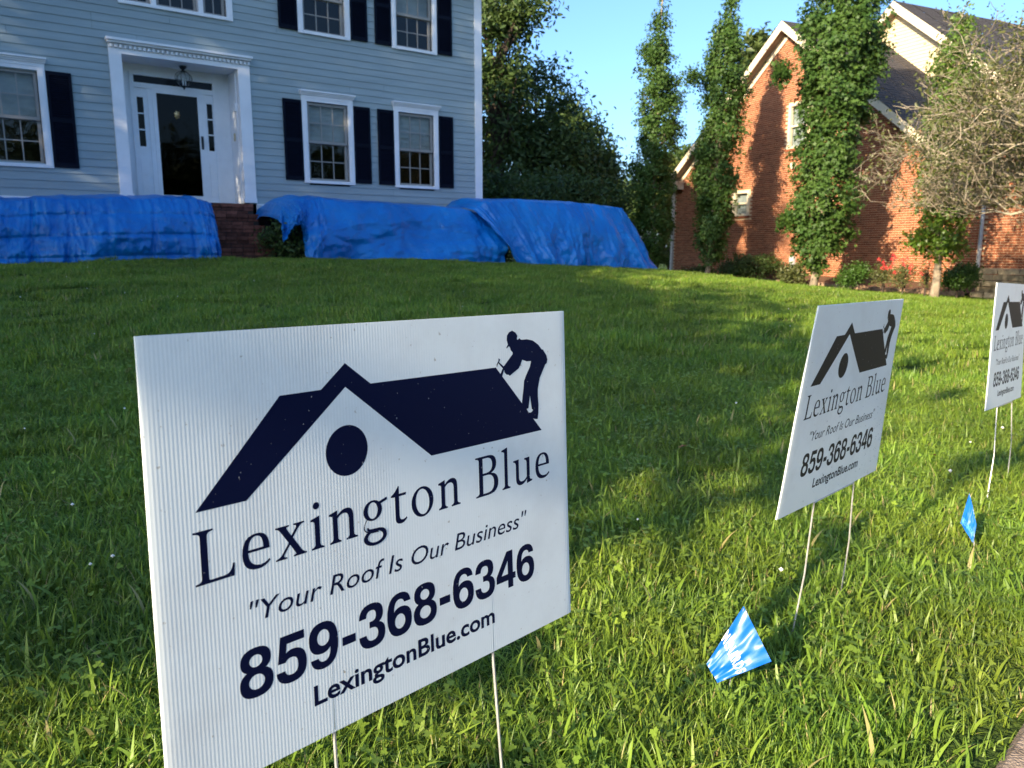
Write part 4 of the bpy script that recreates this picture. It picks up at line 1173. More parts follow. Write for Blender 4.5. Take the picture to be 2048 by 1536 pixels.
# dark trees behind the blue house
GD = 'dark trees behind the blue house'
def blob(u, v, Yd, ru, rv, rd=None):
    p = px(u, v, Yd); k = Yd / 1560
    return (tuple(p), (ru * k, rd if rd else ru * k, rv * k))
b_ = gbase(985, 30)
crown_tree('shade_tree', 'tall dark tree with sunlit yellowing top against the house corner', b_, [blob(975, 90, 30, 70, 110), blob(1000, 10, 30, 62, 70), blob(960, 240, 30, 90, 120), blob(1062, 10, 29, 38, 30)], 480, .10, 21, M['dark_leaf'], .3, 'oval', GD)
b_ = gbase(1065, 33)
crown_tree('shade_tree', 'dark round crowned tree in the middle behind the tarps', b_, [blob(1070, 230, 33, 85, 95), blob(1110, 330, 32, 100, 95), blob(1030, 340, 31, 85, 110)], 620, .10, 22, M['dark_leaf'], .28, 'oval', GD)
b_ = gbase(1180, 34)
crown_tree('shade_tree', 'lower dark tree with loose right edge against the sky', b_, [blob(1165, 320, 34, 62, 90), blob(1195, 370, 33, 55, 75), blob(1130, 250, 34, 40, 50)], 360, .10, 23, M['dark_leaf'], .2, 'oval', GD, shell=.4)
b_ = gbase(1120, 27)
crown_tree('shrub', 'dark tall shrub just above the right tarp', b_, [blob(1010, 405, 25, 60, 55), blob(1110, 410, 27, 90, 55), blob(1210, 412, 28, 50, 45)], 420, .08, 24, M['dark_leaf'], .05, 'oval', None, cat='shrub')
# trees far behind
b_ = gbase(1510, 46)
crown_tree('pine_tree', 'sunlit pine peeping up behind the brick gable rake', b_, [blob(1515, 120, 46, 22, 55), blob(1500, 190, 46, 38, 70), blob(1545, 160, 46, 26, 60)], 300, .22, 25, M['pine'], .25, 'diamond', None, per=22, clump=.35)
b_ = gbase(1338, 44)
crown_tree('shade_tree', 'bright yellow green tree lit in the gap beside the brick corner', b_, [blob(1338, 430, 44, 22, 50), blob(1328, 350, 46, 30, 30)], 150, .14, 26, M['lit_leaf'], .1)
b_ = gbase(1335, 36)
crown_tree('shrub', 'yellow green sunlit shrub low in the gap beside the brick corner', b_, [blob(1338, 515, 36, 14, 14)], 60, .06, 27, M['lit_leaf'], .03, cat='shrub', clump=.15)
GF = 'distant trees on the horizon'
for k, (u, v, Yd, ru, rv, lb) in enumerate([(1260, 400, 75, 60, 40, 'far dark tree on the horizon left of the slim tree'), (1375, 355, 70, 45, 60, 'far dark tree rising over the brick corner roof'), (900, 380, 70, 120, 90, 'far wide tree hidden behind the blue house'), (2150, 250, 60, 120, 180, 'far tall tree at the right edge behind the roof')]):
    b_ = gbase(u, Yd)
    crown_tree('shade_tree', lb, b_, [blob(u, v, Yd, ru, rv), blob(u + ru * .6, v + rv * .7, Yd, ru, rv * .6)], 240, .22, 30 + k, M['dark_leaf'], .25, 'diamond', GF, clump=.5)
# trees left of the frame, behind the camera: they shade the lawn and most of the blue house
GO = 'street trees left of the photograph'
def sc(s, c): return (s * math.sin(SUN_AZ) - c * math.cos(SUN_AZ), s * math.cos(SUN_AZ) + c * math.sin(SUN_AZ))
OFF = [(-6, 2.8, 0.8, 4.8, 0.95, 90), (-9, 5.0, 0.7, 7.3, 2.2, 340), (-10, 8.6, 2.0, 9.3, 2.4, 320), (-9, 12.0, 2.2, 17.4, 2.7, 560), (-13, 16.6, 2.0, 15.5, 3.2, 430), (-5, 11.0, 1.0, 8.6, 2.2, 340), (-16, 10.4, 3, 10.5, 2.6, 260)]
OLB = ['slim young street tree nearest the road, left of the photo', 'small street tree nearest the camera, left of the photo', 'medium street tree left of the photo', 'tallest slim street tree left of the photo', 'broad tall street tree far left of the photo', 'low bushy street tree left of the photo', 'street tree farthest back left of the photo']
for k, (s, c, z0, z1, r_, n) in enumerate(OFF):
    x, y = sc(s, c); b_ = Vector((x, y, gz(x, y)))
    zc = H + (z0 + z1) / 2; hh = (z1 - z0) / 2
    bl_ = [((x, y, zc), (r_, r_, hh)), ((x + .5 * r_, y - .3 * r_, zc - hh * .3), (r_ * .8, r_ * .8, hh * .6)), ((x - .4 * r_, y + .5 * r_, zc + hh * .2), (r_ * .7, r_ * .7, hh * .7))]
    crown_tree('street_tree', OLB[k], b_, bl_, n, .17, (50 + k) if k else 49, M['dark_leaf'], .22 if k else .08, 'diamond', GO, shell=.25, clump=.38, per=22)

GX = 'trees across the street behind the camera'
for k, (q, hh, r_) in enumerate([(-26, 5.4, 4.6), (-18, 4.6, 4.8), (-9, 5.2, 5.0), (-1, 4.7, 4.8), (8, 5.3, 5.0), (16, 4.8, 4.8)]):
    x, y = 28 + .657 * q, -14 + .755 * q
    b_ = Vector((x, y, gz(x, y)))
    crown_tree('roadside_tree', ['first', 'second', 'third', 'fourth', 'fifth', 'sixth'][k] + ' tree of the row across the street, unseen behind the camera', b_, [((x, y, hh), (r_, r_, hh * .85)), ((x + 1, y + 1, hh * .6), (r_, r_, hh * .55))], 300, .3, 80 + k, M['dark_leaf'], .3, 'diamond', GX, shell=.3, clump=.6, per=22)

# ------------------------------------------------------------------ the brick house
AZ2 = R(-25)
EU = Vector((-math.sin(AZ2), -math.cos(AZ2), 0)); EW = Vector((math.cos(AZ2), -math.sin(AZ2), 0))
O2 = Vector((11.3, 23.0, 0))
def bp_(u, w, z): return O2 + EU * u + EW * w + UP * (z + H)
def bbox(mb, u0, u1, w0, w1, z0, z1, mi=0): mb.box(bp_(u0, w0, z0), EU * (u1 - u0), EW * (w1 - w0), UP * (z1 - z0), mi)
bh = empty('brick_house', bp_(-4.75, 0, -1.1), 'red brick gabled house with cream trim and charcoal roof', 'house')
UA, ZA, UL, UR, ZE = -4.75, 7.33, -10.73, 1.23, 2.69
UX = UR + 1.25
PIT = (ZA - ZE) / (UA - UL)
def rake(u): return ZA - PIT * abs(u - UA)
ZBB = -1.6
BWIN = [(-4.60, -3.68, 3.33, 4.80), (-7.18, -6.32, 1.2, 2.10)]
mb = MB()
us = [UL, -7.18, -6.32, UA, -4.60, -3.68, UR, UX]
def zt(u): return rake(u) if u <= UR else ZE
for i in range(len(us) - 1):
    a, b = us[i], us[i + 1]
    holes = [w for w in BWIN if w[0] <= a + 1e-6 and w[1] >= b - 1e-6]
    def slab(za0, zb0, za1, zb1):
        P = [bp_(a, 0, za0), bp_(b, 0, zb0), bp_(b, 0, zb1), bp_(a, 0, za1), bp_(a, .2, za0), bp_(b, .2, zb0), bp_(b, .2, zb1), bp_(a, .2, za1)]
        mb.add(P, [(0, 1, 2, 3), (7, 6, 5, 4), (0, 4, 5, 1), (1, 5, 6, 2), (2, 6, 7, 3), (3, 7, 4, 0)])
    if holes:
        h_ = holes[0]; slab(ZBB, ZBB, h_[2], h_[2]); slab(h_[3], h_[3], zt(a), zt(b))
    else: slab(ZBB, ZBB, zt(a), zt(b) if i < len(us) - 2 else ZE)
mb.build('wall', M['mortar'], bh)
mb = MB()
bbox(mb, UL, UL + .2, .2, 12, ZBB, ZE); bbox(mb, UL + .2, UX - .05, 3.0, 3.2, ZBB, ZE); 
mb.build('side_wall', M['room_shade'], bh)
mb = MB(); bbox(mb, UX - .2, UX, .2, .49, ZBB, ZE); mb.build('side_wall', M['brick'], bh)
# bricks
BL_, BH_, JT = 0.2032, 0.0677, 0.011
cand = []
r = 0; z = -1.32
while z < ZA - .3:
    u = UL + (BL_ / 2 if r % 2 else 0)
    while u < UX:
        u0, u1, z0, z1 = u + JT / 2, min(u + BL_ - JT / 2, UX), z + JT / 2, z + BH_ - JT / 2
        ok = z1 < min(zt(u0), zt(u1)) - .02
        for h_ in BWIN:
            if u1 > h_[0] and u0 < h_[1] and z1 > h_[2] - .09 and z0 < h_[3]: ok = False
        if ok and u1 - u0 > .05: cand.append((u0, z0, u1 - u0))
        u += BL_
    z += BH_; r += 1
def brick_geo(m, u, z, w, dep):
    h = BH_ - JT; b = .004
    vs = [bp_(u, .0005, z), bp_(u + w, .0005, z), bp_(u + w, .0005, z + h), bp_(u, .0005, z + h), bp_(u + b, -dep, z + b), bp_(u + w - b, -dep, z + b), bp_(u + w - b, -dep, z + h - b), bp_(u + b, -dep, z + h - b)]
    m.add(vs, [(4, 5, 6, 7), (0, 1, 5, 4), (1, 2, 6, 5), (2, 3, 7, 6), (3, 0, 4, 7)])
def score(c): return (c[0] - 1.1) ** 2 + ((c[1] + .15) * 1.1) ** 2 if c[2] > .19 else 1e9
order = sorted(range(len(cand)), key=lambda i: score(cand[i]))
single = set(order[:298])
bm_ = MB(); first = None
for i, (u, z, w) in enumerate(cand):
    if i in single:
        if first is None:
            m = MB(); brick_geo(m, u, z, w, .013); o = m.build('brick', M['brick'], bh); first = (o.data, u, z)
        else:
            o = link('brick', first[0], bh); o.location = EU * (u - first[1]) + UP * (z - first[2]) - EW * random.uniform(-.001, .002)
    else: brick_geo(bm_, u, z, w, .013 + random.uniform(-.001, .002))
# colour of the mass of bricks varies brick by brick: per-face random via island
def brick_mass_mat():
    t = NT('red_brick_mass')
    b = t.n('ShaderNodeBsdfPrincipled'); b.inputs['Roughness'].default_value = .85; b.inputs['Specular IOR Level'].default_value = .15
    geo = t.n('ShaderNodeNewGeometry')
    rp = t.n('ShaderNodeValToRGB')
    rp.color_ramp.elements[0].color = (0.22, 0.068, 0.034, 1); rp.color_ramp.elements[1].color = (0.40, 0.14, 0.066, 1)
    t.l(geo.outputs['Random Per Island'], rp.inputs[0])
    nz = t.n('ShaderNodeTexNoise'); nz.inputs['Scale'].default_value = 9; nz.inputs['Detail'].default_value = 5
    t.l(geo.outputs['Position'], nz.inputs['Vector'])
    mr = t.n('ShaderNodeMapRange'); mr.inputs['To Min'].default_value = .75; mr.inputs['To Max'].default_value = 1.25
    t.l(nz.outputs[0], mr.inputs[0])
    hs = t.n('ShaderNodeHueSaturation'); t.l(rp.outputs[0], hs.inputs['Color']); t.l(mr.outputs[0], hs.inputs['Value'])
    t.l(hs.outputs[0], b.inputs['Base Color'])
    return t.out(b.outputs[0])
bm_.build('brick_courses', brick_mass_mat(), bh, kind='stuff')
mb = MB(); bbox(mb, UL, UX, -.016, .0, -1.6, -1.05); mb.build('foundation', M['foundation'], bh)
# windows of the brick house
for (a, b, c, d) in BWIN:
    m = MB(); e = .09
    bbox(m, a, a + e, -.03, .12, c, d); bbox(m, b - e, b, -.03, .12, c, d); bbox(m, a + e, b - e, -.03, .12, d - e, d); bbox(m, a + e, b - e, -.03, .12, c, c + e * .8)
    bbox(m, a + e, b - e, .02, .08, (c + d) / 2 - .03, (c + d) / 2 + .03)
    w = m.build('window', M['cream'], bh)
    for z0, z1 in ((c + .08, (c + d) / 2 - .03), ((c + d) / 2 + .03, d - e)):
        p = MB(); bbox(p, a + e, b - e, .05, .06, z0, z1); p.build('pane', M['glass'], w)
    p = MB(); bbox(p, a + e, b - e, .14, .15, c, d); p.build('curtain', M['blind'], w)
    s = MB(); nb = int((b - a + .12) / .075)
    for k in range(nb):
        x = a - .06 + k * .075; bbox(s, x + .004, x + .067, -.05, -.001, c - .085, c - .006)
    s.build('brick_sill', M['brick'], w, kind='stuff')
# rake boards, frieze, soffit, roof
def rake_strip(name, m, w0, w1, dz0, dz1, uL, uR):
    for (a, b) in ((uL, UA), (UA, uR)):
        mb = MB()
        P = [bp_(u, w, rake(u) + dz) for w in (w0, w1) for u, dz in ((a, dz0), (b, dz0), (b, dz1), (a, dz1))]
        mb.add(P, [(0, 1, 2, 3), (7, 6, 5, 4), (0, 4, 5, 1), (1, 5, 6, 2), (2, 6, 7, 3), (3, 7, 4, 0)])
        mb.build(name, m, bh)
rake_strip('rake_board', M['cream'], -.42, -.38, -.19, .10, UL - .45, UR + .45)
rake_strip('soffit', M['soffit'], -.378, -.002, -.10, -.06, UL - .45, UR + .45)
rake_strip('frieze_board', M['cream'], -.05, -.016, -.36, -.105, UL, UR)
# shingled roof slopes: courses as real steps
def shingle_slope(name, P0, du_, dl, nc, lip=.012):
    """P0 eave start, du_ vector along eave, dl vector up the slope"""
    nrm = du_.cross(dl).normalized()
    if nrm.z < 0: nrm = -nrm
    m = MB()
    for k in range(nc):
        a = P0 + dl * (k / nc); b = P0 + dl * ((k + 1) / nc)
        seg = max(1, int(du_.length / .9))
        for s in range(seg):
            p0 = du_ * (s / seg); p1 = du_ * ((s + 1) / seg - .004)
            j = random.uniform(0, .006)
            m.add([a + p0, a + p1, a + p1 + nrm * (lip + j), a + p0 + nrm * (lip + j), b + p0 + nrm * .002, b + p1 + nrm * .002], [(0, 1, 2, 3), (3, 2, 5, 4)])
    return m.build(name, M['shingle'], bh, kind='stuff')
RL = 11.0
for sgn, ue in ((-1, UL - .45), (1, UR + .45)):
    e0 = bp_(ue, -.43, rake(ue) + .105); top = bp_(UA, -.43, ZA + .105)
    shingle_slope('roof_shingles', e0, EW * RL, top - e0, 52)
mb = MB()
for a, b in ((UL - .45, UA), (UA, UR + .45)):
    P = [bp_(a, -.41, rake(a) + .02), bp_(b, -.41, rake(b) + .02), bp_(b, RL - .5, rake(b) + .02), bp_(a, RL - .5, rake(a) + .02)]
    mb.add(P + [p + UP * .08 for p in P], [(3, 2, 1, 0), (4, 5, 6, 7), (0, 1, 5, 4), (1, 2, 6, 5), (2, 3, 7, 6), (3, 0, 4, 7)])
mb.build('roof_deck', M['soffit'], bh)
# eave return and corner downspout at the left
mb = MB(); bbox(mb, UL - .45, UL + .55, -.40, -.02, ZE - .30, ZE - .06); bbox(mb, UL - .5, UL + .6, -.44, -.02, ZE - .058, ZE + .0); mb.build('eave_return', M['cream'], bh)
mb = MB(); bbox(mb, UL - .1, UL + .02, -.10, -.02, -1.3, ZE - .31); mb.build('corner_downspout', M['vinyl'], bh)
# taller rear block with beige gable
UB, ZB2, WB = -3.70, 8.12, 3.85
def rake2(u): return ZB2 - PIT * abs(u - UB)
z = 2.7
while z < ZB2 - .12:
    z1 = z + .115; hw = min(6.6, (ZB2 - z1) / PIT)
    if hw > .05:
        m = MB(); hw0 = min(6.6, (ZB2 - z) / PIT)
        lw0, lw = min(hw0, 2.9), min(hw, 2.9)
        m.add([bp_(UB - lw0, WB - .02, z), bp_(UB + hw0, WB - .02, z), bp_(UB + hw, WB, z1), bp_(UB - lw, WB, z1), bp_(UB - lw0, WB + .02, z), bp_(UB + hw0, WB + .02, z), bp_(UB + hw, WB + .02, z1), bp_(UB - lw, WB + .02, z1)],
              [(0, 1, 2, 3), (7, 6, 5, 4), (0, 4, 5, 1), (1, 5, 6, 2), (3, 7, 4, 0)])
        m.build('gable_board', M['beige_siding'], bh)
    z = z1
for nm, m_, w0, w1, d0, d1 in (('rake_board', M['cream'], WB - .40, WB - .36, -.19, .12), ('soffit', M['soffit'], WB - .358, WB + .0, -.10, -.06)):
    for a, b in ((UB - 3.0, UB), (UB, UB + 6.9)):
        mb = MB()
        P = [bp_(u, w, rake2(u) + dz) for w in (w0, w1) for u, dz in ((a, d0), (b, d0), (b, d1), (a, d1))]
        mb.add(P, [(0, 1, 2, 3), (7, 6, 5, 4), (0, 4, 5, 1), (1, 5, 6, 2), (2, 6, 7, 3), (3, 7, 4, 0)]); mb.build(nm, m_, bh)
e0 = bp_(UB + 7.1, WB - .42, rake2(UB + 7.1) + .13); shingle_slope('roof_shingles', e0, EW * 9, bp_(UB, WB - .42, ZB2 + .13) - e0, 60)
e0 = bp_(UB - 3.0, WB - .42, rake2(UB - 3) + .13); shingle_slope('roof_shingles', e0, EW * 9, bp_(UB, WB - .42, ZB2 + .13) - e0, 24)
# right wing: brick wall stepping on to the right, downspout between
mb = MB(); bbox(mb, 2.50, 12, .06, .26, ZBB, 2.6); mb.build('wall', M['mortar'], bh)
bw = MB(); z = -1.3; r = 0
while z < 2.6:
    u = 2.55 + (BL_ / 2 if r % 2 else 0)
    while u < 10:
        h = BH_ - JT; b = .004; w = BL_ - JT; dep = .013 + random.uniform(-.001, .002)
        vs = [bp_(u, .0595, z), bp_(u + w, .0595, z), bp_(u + w, .0595, z + h), bp_(u, .0595, z + h), bp_(u + b, .06 - dep, z + b), bp_(u + w - b, .06 - dep, z + b), bp_(u + w - b, .06 - dep, z + h - b), bp_(u + b, .06 - dep, z + h - b)]
        bw.add(vs, [(4, 5, 6, 7), (0, 1, 5, 4), (1, 2, 6, 5), (2, 3, 7, 6), (3, 0, 4, 7)])
        u += BL_
    z += BH_; r += 1
bw.build('wing_brick_courses', bpy.data.materials['red_brick_mass'], bh, kind='stuff')
e0 = bp_(2.2, -.33, 2.64); shingle_slope('roof_shingles', e0, EU * 10, EW * 4.2 + UP * 2.9, 38)
mb = MB(); bbox(mb, 2.2, 12, -.32, .055, 2.5, 2.615); mb.build('wing_eave', M['cream'], bh)
# downspout
mb = MB(); mb.tube([bp_(2.52, -.12, 2.4), bp_(2.60, -.08, 1.8), bp_(2.60, -.08, .1)], .045, 8); mb.build('downspout', M['utility'], bh)
mb = MB(); mb.tube([bp_(2.60, -.08, .1), bp_(2.60, -.08, -.62)], .047, 8); mb.build('downspout', M['vinyl'], bh, label='pale lower length of downspout')
mb = MB(); mb.tube([bp_(2.60, -.08, -.60), bp_(2.60, -.09, -.85), bp_(2.58, -.2, -1.05), bp_(2.54, -.42, -1.2)], .055, 8); mb.build('drain_pipe', M['black_pipe'], bh, True)
p_ = px(1588, 331, 26.3)
mb = MB(); c_ = bp_(-4.25, 0, 2.77)
ring = [c_ + EU * .12 * math.cos(a) + UP * .12 * math.sin(a) for a in [k * math.pi / 8 for k in range(16)]]
mb.add([p - EW * .015 for p in ring] + [p - EW * .06 for p in ring], [tuple(range(16, 32))] + [(k, (k + 1) % 16, 16 + (k + 1) % 16, 16 + k) for k in range(16)]); mb.build('round_vent', M['cream'], bh)
mb = MB(); bbox(mb, -4.1, -3.9, -.10, -.014, -.55, -.25); bbox(mb, -4.03, -3.97, -.05, -.014, -1.1, -.55); mb.build('utility_box', M['utility'], bh)

# planting bed in front of the brick wall
def on_ground(u, w, dz=0.0):
    p = bp_(u, w, 0); return Vector((p.x, p.y, gz(p.x, p.y) + dz))
mb = MB(); nU = 26
vs = []
for i in range(nU + 1):
    u = -3.4 + 6.4 * i / nU
    for w in (-1.25, -.9, -.45, -.02): vs.append(on_ground(u, w, .07 + .24 * (w + 1.25) / 1.25 + .04 * noise.noise(Vector((u * 2, w * 2, 0)))))
mb.add(vs, [(i * 4 + k, (i + 1) * 4 + k, (i + 1) * 4 + k + 1, i * 4 + k + 1) for i in range(nU) for k in range(3)])
tag(mb.build('mulch_bed', M['mulch'], None, True, origin=on_ground(0, -.6)), 'brown mulch bed along the sunlit brick wall', None, None, 'structure')
edg = empty('bed_edging', on_ground(0, -1.3), 'row of low tan stone blocks edging the planting bed', 'edging')
for k in range(19):
    u = -3.3 + k * .34 + random.uniform(-.01, .01); m = MB(); P = on_ground(u, -1.42 + random.uniform(-.03, .03), -.05)
    h = .21 + random.uniform(-.02, .03)
    m.box(P, EU * .32, EW * .16, UP * (h)); b_o = m.build('edging_block', M['edging'], edg)
# stone retaining wall at the right
sw = empty('stone_wall', px(2010, 590, 18), 'stacked tan fieldstone garden wall at the right, by the drain pipe', 'stone wall')
rs_ = random.Random(5)
for r in range(6):
    x = 0.0; A0 = px(1958, 500, 18.4); A1 = px(2250, 500, 16.2)
    dv = (Vector((A1.x, A1.y, 0)) - Vector((A0.x, A0.y, 0))).normalized(); nv_ = Vector((dv.y, -dv.x, 0)); g0 = gz(A0.x, A0.y) - .05
    x = -.1 * (r % 2) + (.15 if r == 5 else 0)
    while x < 2.6:
        w = rs_.uniform(.22, .48); h = .135; m = MB()
        P = Vector((A0.x, A0.y, g0 + r * .138)) + dv * x + nv_ * rs_.uniform(-.03, .03)
        n8 = []
        for (a, b, c) in ((0, 0, 0), (w - .02, 0, 0), (w - .02, -.3, 0), (0, -.3, 0), (0, 0, h - .012), (w - .02, 0, h - .012), (w - .02, -.3, h - .012), (0, -.3, h - .012)):
            n8.append(P + dv * (a + rs_.uniform(-.02, .02)) + nv_ * (b + rs_.uniform(-.02, .02)) + UP * (c + rs_.uniform(-.008, .008)))
        m.add(n8, [(0, 3, 2, 1), (4, 5, 6, 7), (0, 1, 5, 4), (1, 2, 6, 5), (2, 3, 7, 6), (3, 0, 4, 7)])
        if n8: m.build('stone', M['stone'], sw)
        x += w
def bush(name, label, u, v, Yd, ru, rv, n, ls, seed, m_, group=None, cat='shrub', clump=.10, per=20, rd=None):
    c = px(u, v, Yd); k = Yd / 1560
    b_ = Vector((c.x, c.y, gz(c.x, c.y)))
    cz_ = max(c.z, b_.z + rv * k * .7)
    q_ = random.Random(seed); R_ = ru * k; V_ = rv * k
    bl3 = [((c.x + q_.uniform(-.3, .3) * R_, c.y, cz_), (R_ * .8, R_ * .8, V_ * .85)), ((c.x - .55 * R_, c.y - .1, cz_ - .25 * V_), (R_ * .55, R_ * .6, V_ * .6)), ((c.x + .5 * R_, c.y, cz_ + q_.uniform(.0, .35) * V_), (R_ * .5, R_ * .5, V_ * .7))]
    return crown_tree(name, label, b_, bl3, n, ls, seed, m_, .025, 'oval', group, 16, cat, 'dark_bark', .35, clump, per)
bush('shrub', 'rounded boxwood shrub at the left end of the planting bed', 1707, 548, 20.8, 28, 27, 130, .035, 61, M['box_leaf'])
bush('shrub', 'rounded green shrub behind the young tree, by the drain pipe', 1917, 551, 18.6, 34, 30, 160, .035, 62, M['box_leaf'])
bush('shrub', 'wide dark hedge mass at the shaded foot of the brick wall', 1500, 532, 26.5, 62, 28, 240, .045, 63, M['dark_leaf'])
bush('shrub', 'low dark shrub at the left foot of the brick wall', 1390, 548, 28.5, 38, 14, 110, .045, 64, M['dark_leaf'])
bush('shrub', 'feathery dull green shrub right of the dark hedge', 1583, 548, 24, 24, 26, 100, .05, 65, M['rose_leaf'])
for k, (u, v, lb) in enumerate(((1768, 548, 'left red rose bush against the sunlit brick wall'), (1808, 548, 'right red rose bush against the sunlit brick wall'), (1853, 552, 'sparse small rose bush left of the pale young trunk'))):
    Yd = 20.6 - k * .7
    o = bush('rose_bush', lb, u, v, Yd, 19 if k < 2 else 10, 28 if k < 2 else 24, 70 if k < 2 else 26, .028, 66 + k, M['rose_leaf'], 'red rose bushes', 'rose bush', .09, 16)
    rr = random.Random(k); bse = root_loc(o)
    for q in range((9, 8, 3)[k]):
        c = px(u + rr.uniform(-24, 22) * (1 if k < 2 else .5), v - rr.uniform(2, 38), Yd - .25)
        m = MB()
        for e in range(5):
            a = e * 1.256; t_ = Vector((math.cos(a), .3 * math.sin(a), math.sin(a) * .8)) * .05
            m.add([c, c + t_ + Vector((.02, -.02, .01)), c + t_ * 1.25 - Vector((0, .03, 0)), c + t_ * .8 + Vector((-.02, -.02, .02))], [(0, 1, 2, 3)])
        m.build('bloom', M['pink'], o)
# shrubs left peeping from under the tarps
c = plane_pt(572, 482, 1.5)
crown_tree('shrub', 'dark leafy shrub showing under the raised tarp flap', Vector((c.x, c.y, gz(c.x, c.y))), [((c.x, c.y, c.z), (.42, .35, .36))], 90, .035, 71, M['dark_leaf'], .02, 'oval', 'shrubs under the tarps', 14, 'shrub', clump=.1, per=18)
c = plane_pt(1012, 500, 1.5)
crown_tree('shrub', 'dark shrub in the black gap between two tarps', Vector((c.x, c.y, gz(c.x, c.y))), [((c.x, c.y, c.z), (.35, .3, .36))], 60, .035, 72, M['dark_leaf'], .02, 'oval', 'shrubs under the tarps', 10, 'shrub', clump=.1, per=18)
# deck railing behind
dr = empty('deck_railing', px(1338, 500, 34), 'weathered wooden deck railing beyond the brick corner', 'railing')
for k in range(11):
    u = 1318 + k * 4.2; a = px(u, 452, 34); b = px(u, 492, 34); m = MB(); m.box(a + Vector((-.02, 0, 0)), Vector((.045, 0, 0)), Vector((0, .045, 0)), b - a); m.build('baluster', M['wood_rail'], dr)
m = MB(); a = px(1312, 451, 33.95); m.box(a, Vector((1.25, 0, 0)), Vector((0, .12, 0)), UP * .05); m.build('handrail', M['wood_rail'], dr)
m = MB(); a = px(1312, 494, 33.95); m.box(a, Vector((1.25, 0, 0)), Vector((0, .12, 0)), UP * -.2); m.build('bottom_rail', M['dark_bark'], dr)
for u in (1314, 1364):
    m = MB(); a = px(u, 494, 34); m.box(Vector((a.x, a.y, gz(a.x, a.y) - .1)), Vector((.1, 0, 0)), Vector((0, .1, 0)), UP * (a.z - gz(a.x, a.y))); m.build('post', M['dark_bark'], dr)

# ------------------------------------------------------------------ twiggy lichen covered tree at the right
def twiggy():
    rs = random.Random(17)
    base = Vector((10.45, 12.85, gz(10.45, 12.85)))
    root = empty('twiggy_tree', base, 'sprawling lichen grey tree with bare twigs and sparse leaves at the right', 'tree')
    tr = MB(); limbs = MB(); tw = MB(); tips = []
    fork = base + Vector((-.12, -.05, 1.75))
    tr.tube([base - UP * .2, base + UP * .2, base + Vector((-.1, 0, 1.0)), fork], [.2, .15, .13, .14], 10)
    def grow(p, d, L, r, lv):
        st = (.24, .17, .12, .09)[lv]; n = max(2, int(L / st)); pts = [p]; q = Vector(p); d = Vector(d).normalized()
        for i in range(n):
            d = d + Vector((rs.gauss(0, .16), rs.gauss(0, .16), rs.gauss(0, .15) - (.05, .045, .02, .0)[lv]))
            d.normalize(); q = q + d * st
            if q.z < H + .8: d.z = abs(d.z)
            pts.append(Vector(q))
        rad = [max(.0045, r * (1 - .75 * i / n)) for i in range(n + 1)]
        (limbs if lv < 2 else tw).tube(pts, rad, (7, 5, 4, 3)[lv], cap=False)
        if lv >= 2: tips.extend(pts[1:])
        if lv < 3:
            m = (12, 9, 5)[lv]
            for k in range(m):
                i = rs.randint(max(1, n // 5), n); a = pts[i]; dd = (pts[i] - pts[i - 1]).normalized()
                ax = Vector((rs.gauss(0, 1), rs.gauss(0, 1), rs.gauss(0, 1))).normalized(); nd_ = (dd * .75 + ax * .85 + Vector((0, 0, .12))).normalized()
                grow(a, nd_, (0, 1.25, .62, .30)[lv + 1] * rs.uniform(.6, 1.25), rad[i] * (.55, .5, .55)[lv], lv + 1)
    dirs = [(-1, -.25, .35, 2.5), (-1, .2, .15, 2.5), (-.8, -.5, .9, 2.8), (-.9, .3, .8, 2.9), (-.3, -.2, 1.3, 3.2), (-.6, .5, 1.3, 3.4), (.5, .2, 1.2, 3.0), (.6, -.6, .7, 2.6), (-.95, -.7, .05, 2.2), (-.2, .8, 1.0, 2.8), (-.75, 0, 1.15, 3.5), (-.45, .15, 1.5, 3.8), (0, -.4, 1.6, 3.4), (-.9, -.1, .6, 3.0), (-.6, -.35, 1.4, 3.4), (-.9, -.2, 1.3, 4.0), (-.8, .3, 1.6, 4.2), (-.75, -.3, 1.1, 3.6), (-1, .1, .9, 3.4)]
    for (x, y, z, L) in dirs: grow(fork + Vector((rs.uniform(-.05, .05), rs.uniform(-.05, .05), 0)), (x, y, z), L, .065, 0)
    tr.build('trunk', M['lichen_bark'], root, True); limbs.build('limbs', M['pale_bark'], root, True); tw.build('twigs', M['lichen_bark'], root, kind='stuff')
    r2 = np.random.default_rng(5); T = np.array([tuple(t) for t in tips])
    pick = T[r2.integers(0, len(T), 80000)] + r2.normal(0, .07, (80000, 3))
    # foliage thins out towards the low bare branches
    h_ = pick[:, 2] - H; keep = r2.random(len(pick)) < np.clip((h_ - .3) / 2.6, .06, 1)
    pick = pick[keep]
    me = leaf_mesh('leaves', pick - np.array(base), r2.normal(size=(len(pick), 3)) + np.array([0, 0, .5]), .034, M['scrub_leaf'], 'diamond', r2)
    lv = link('leaves', me, root); lv['kind'] = 'stuff'
twiggy()

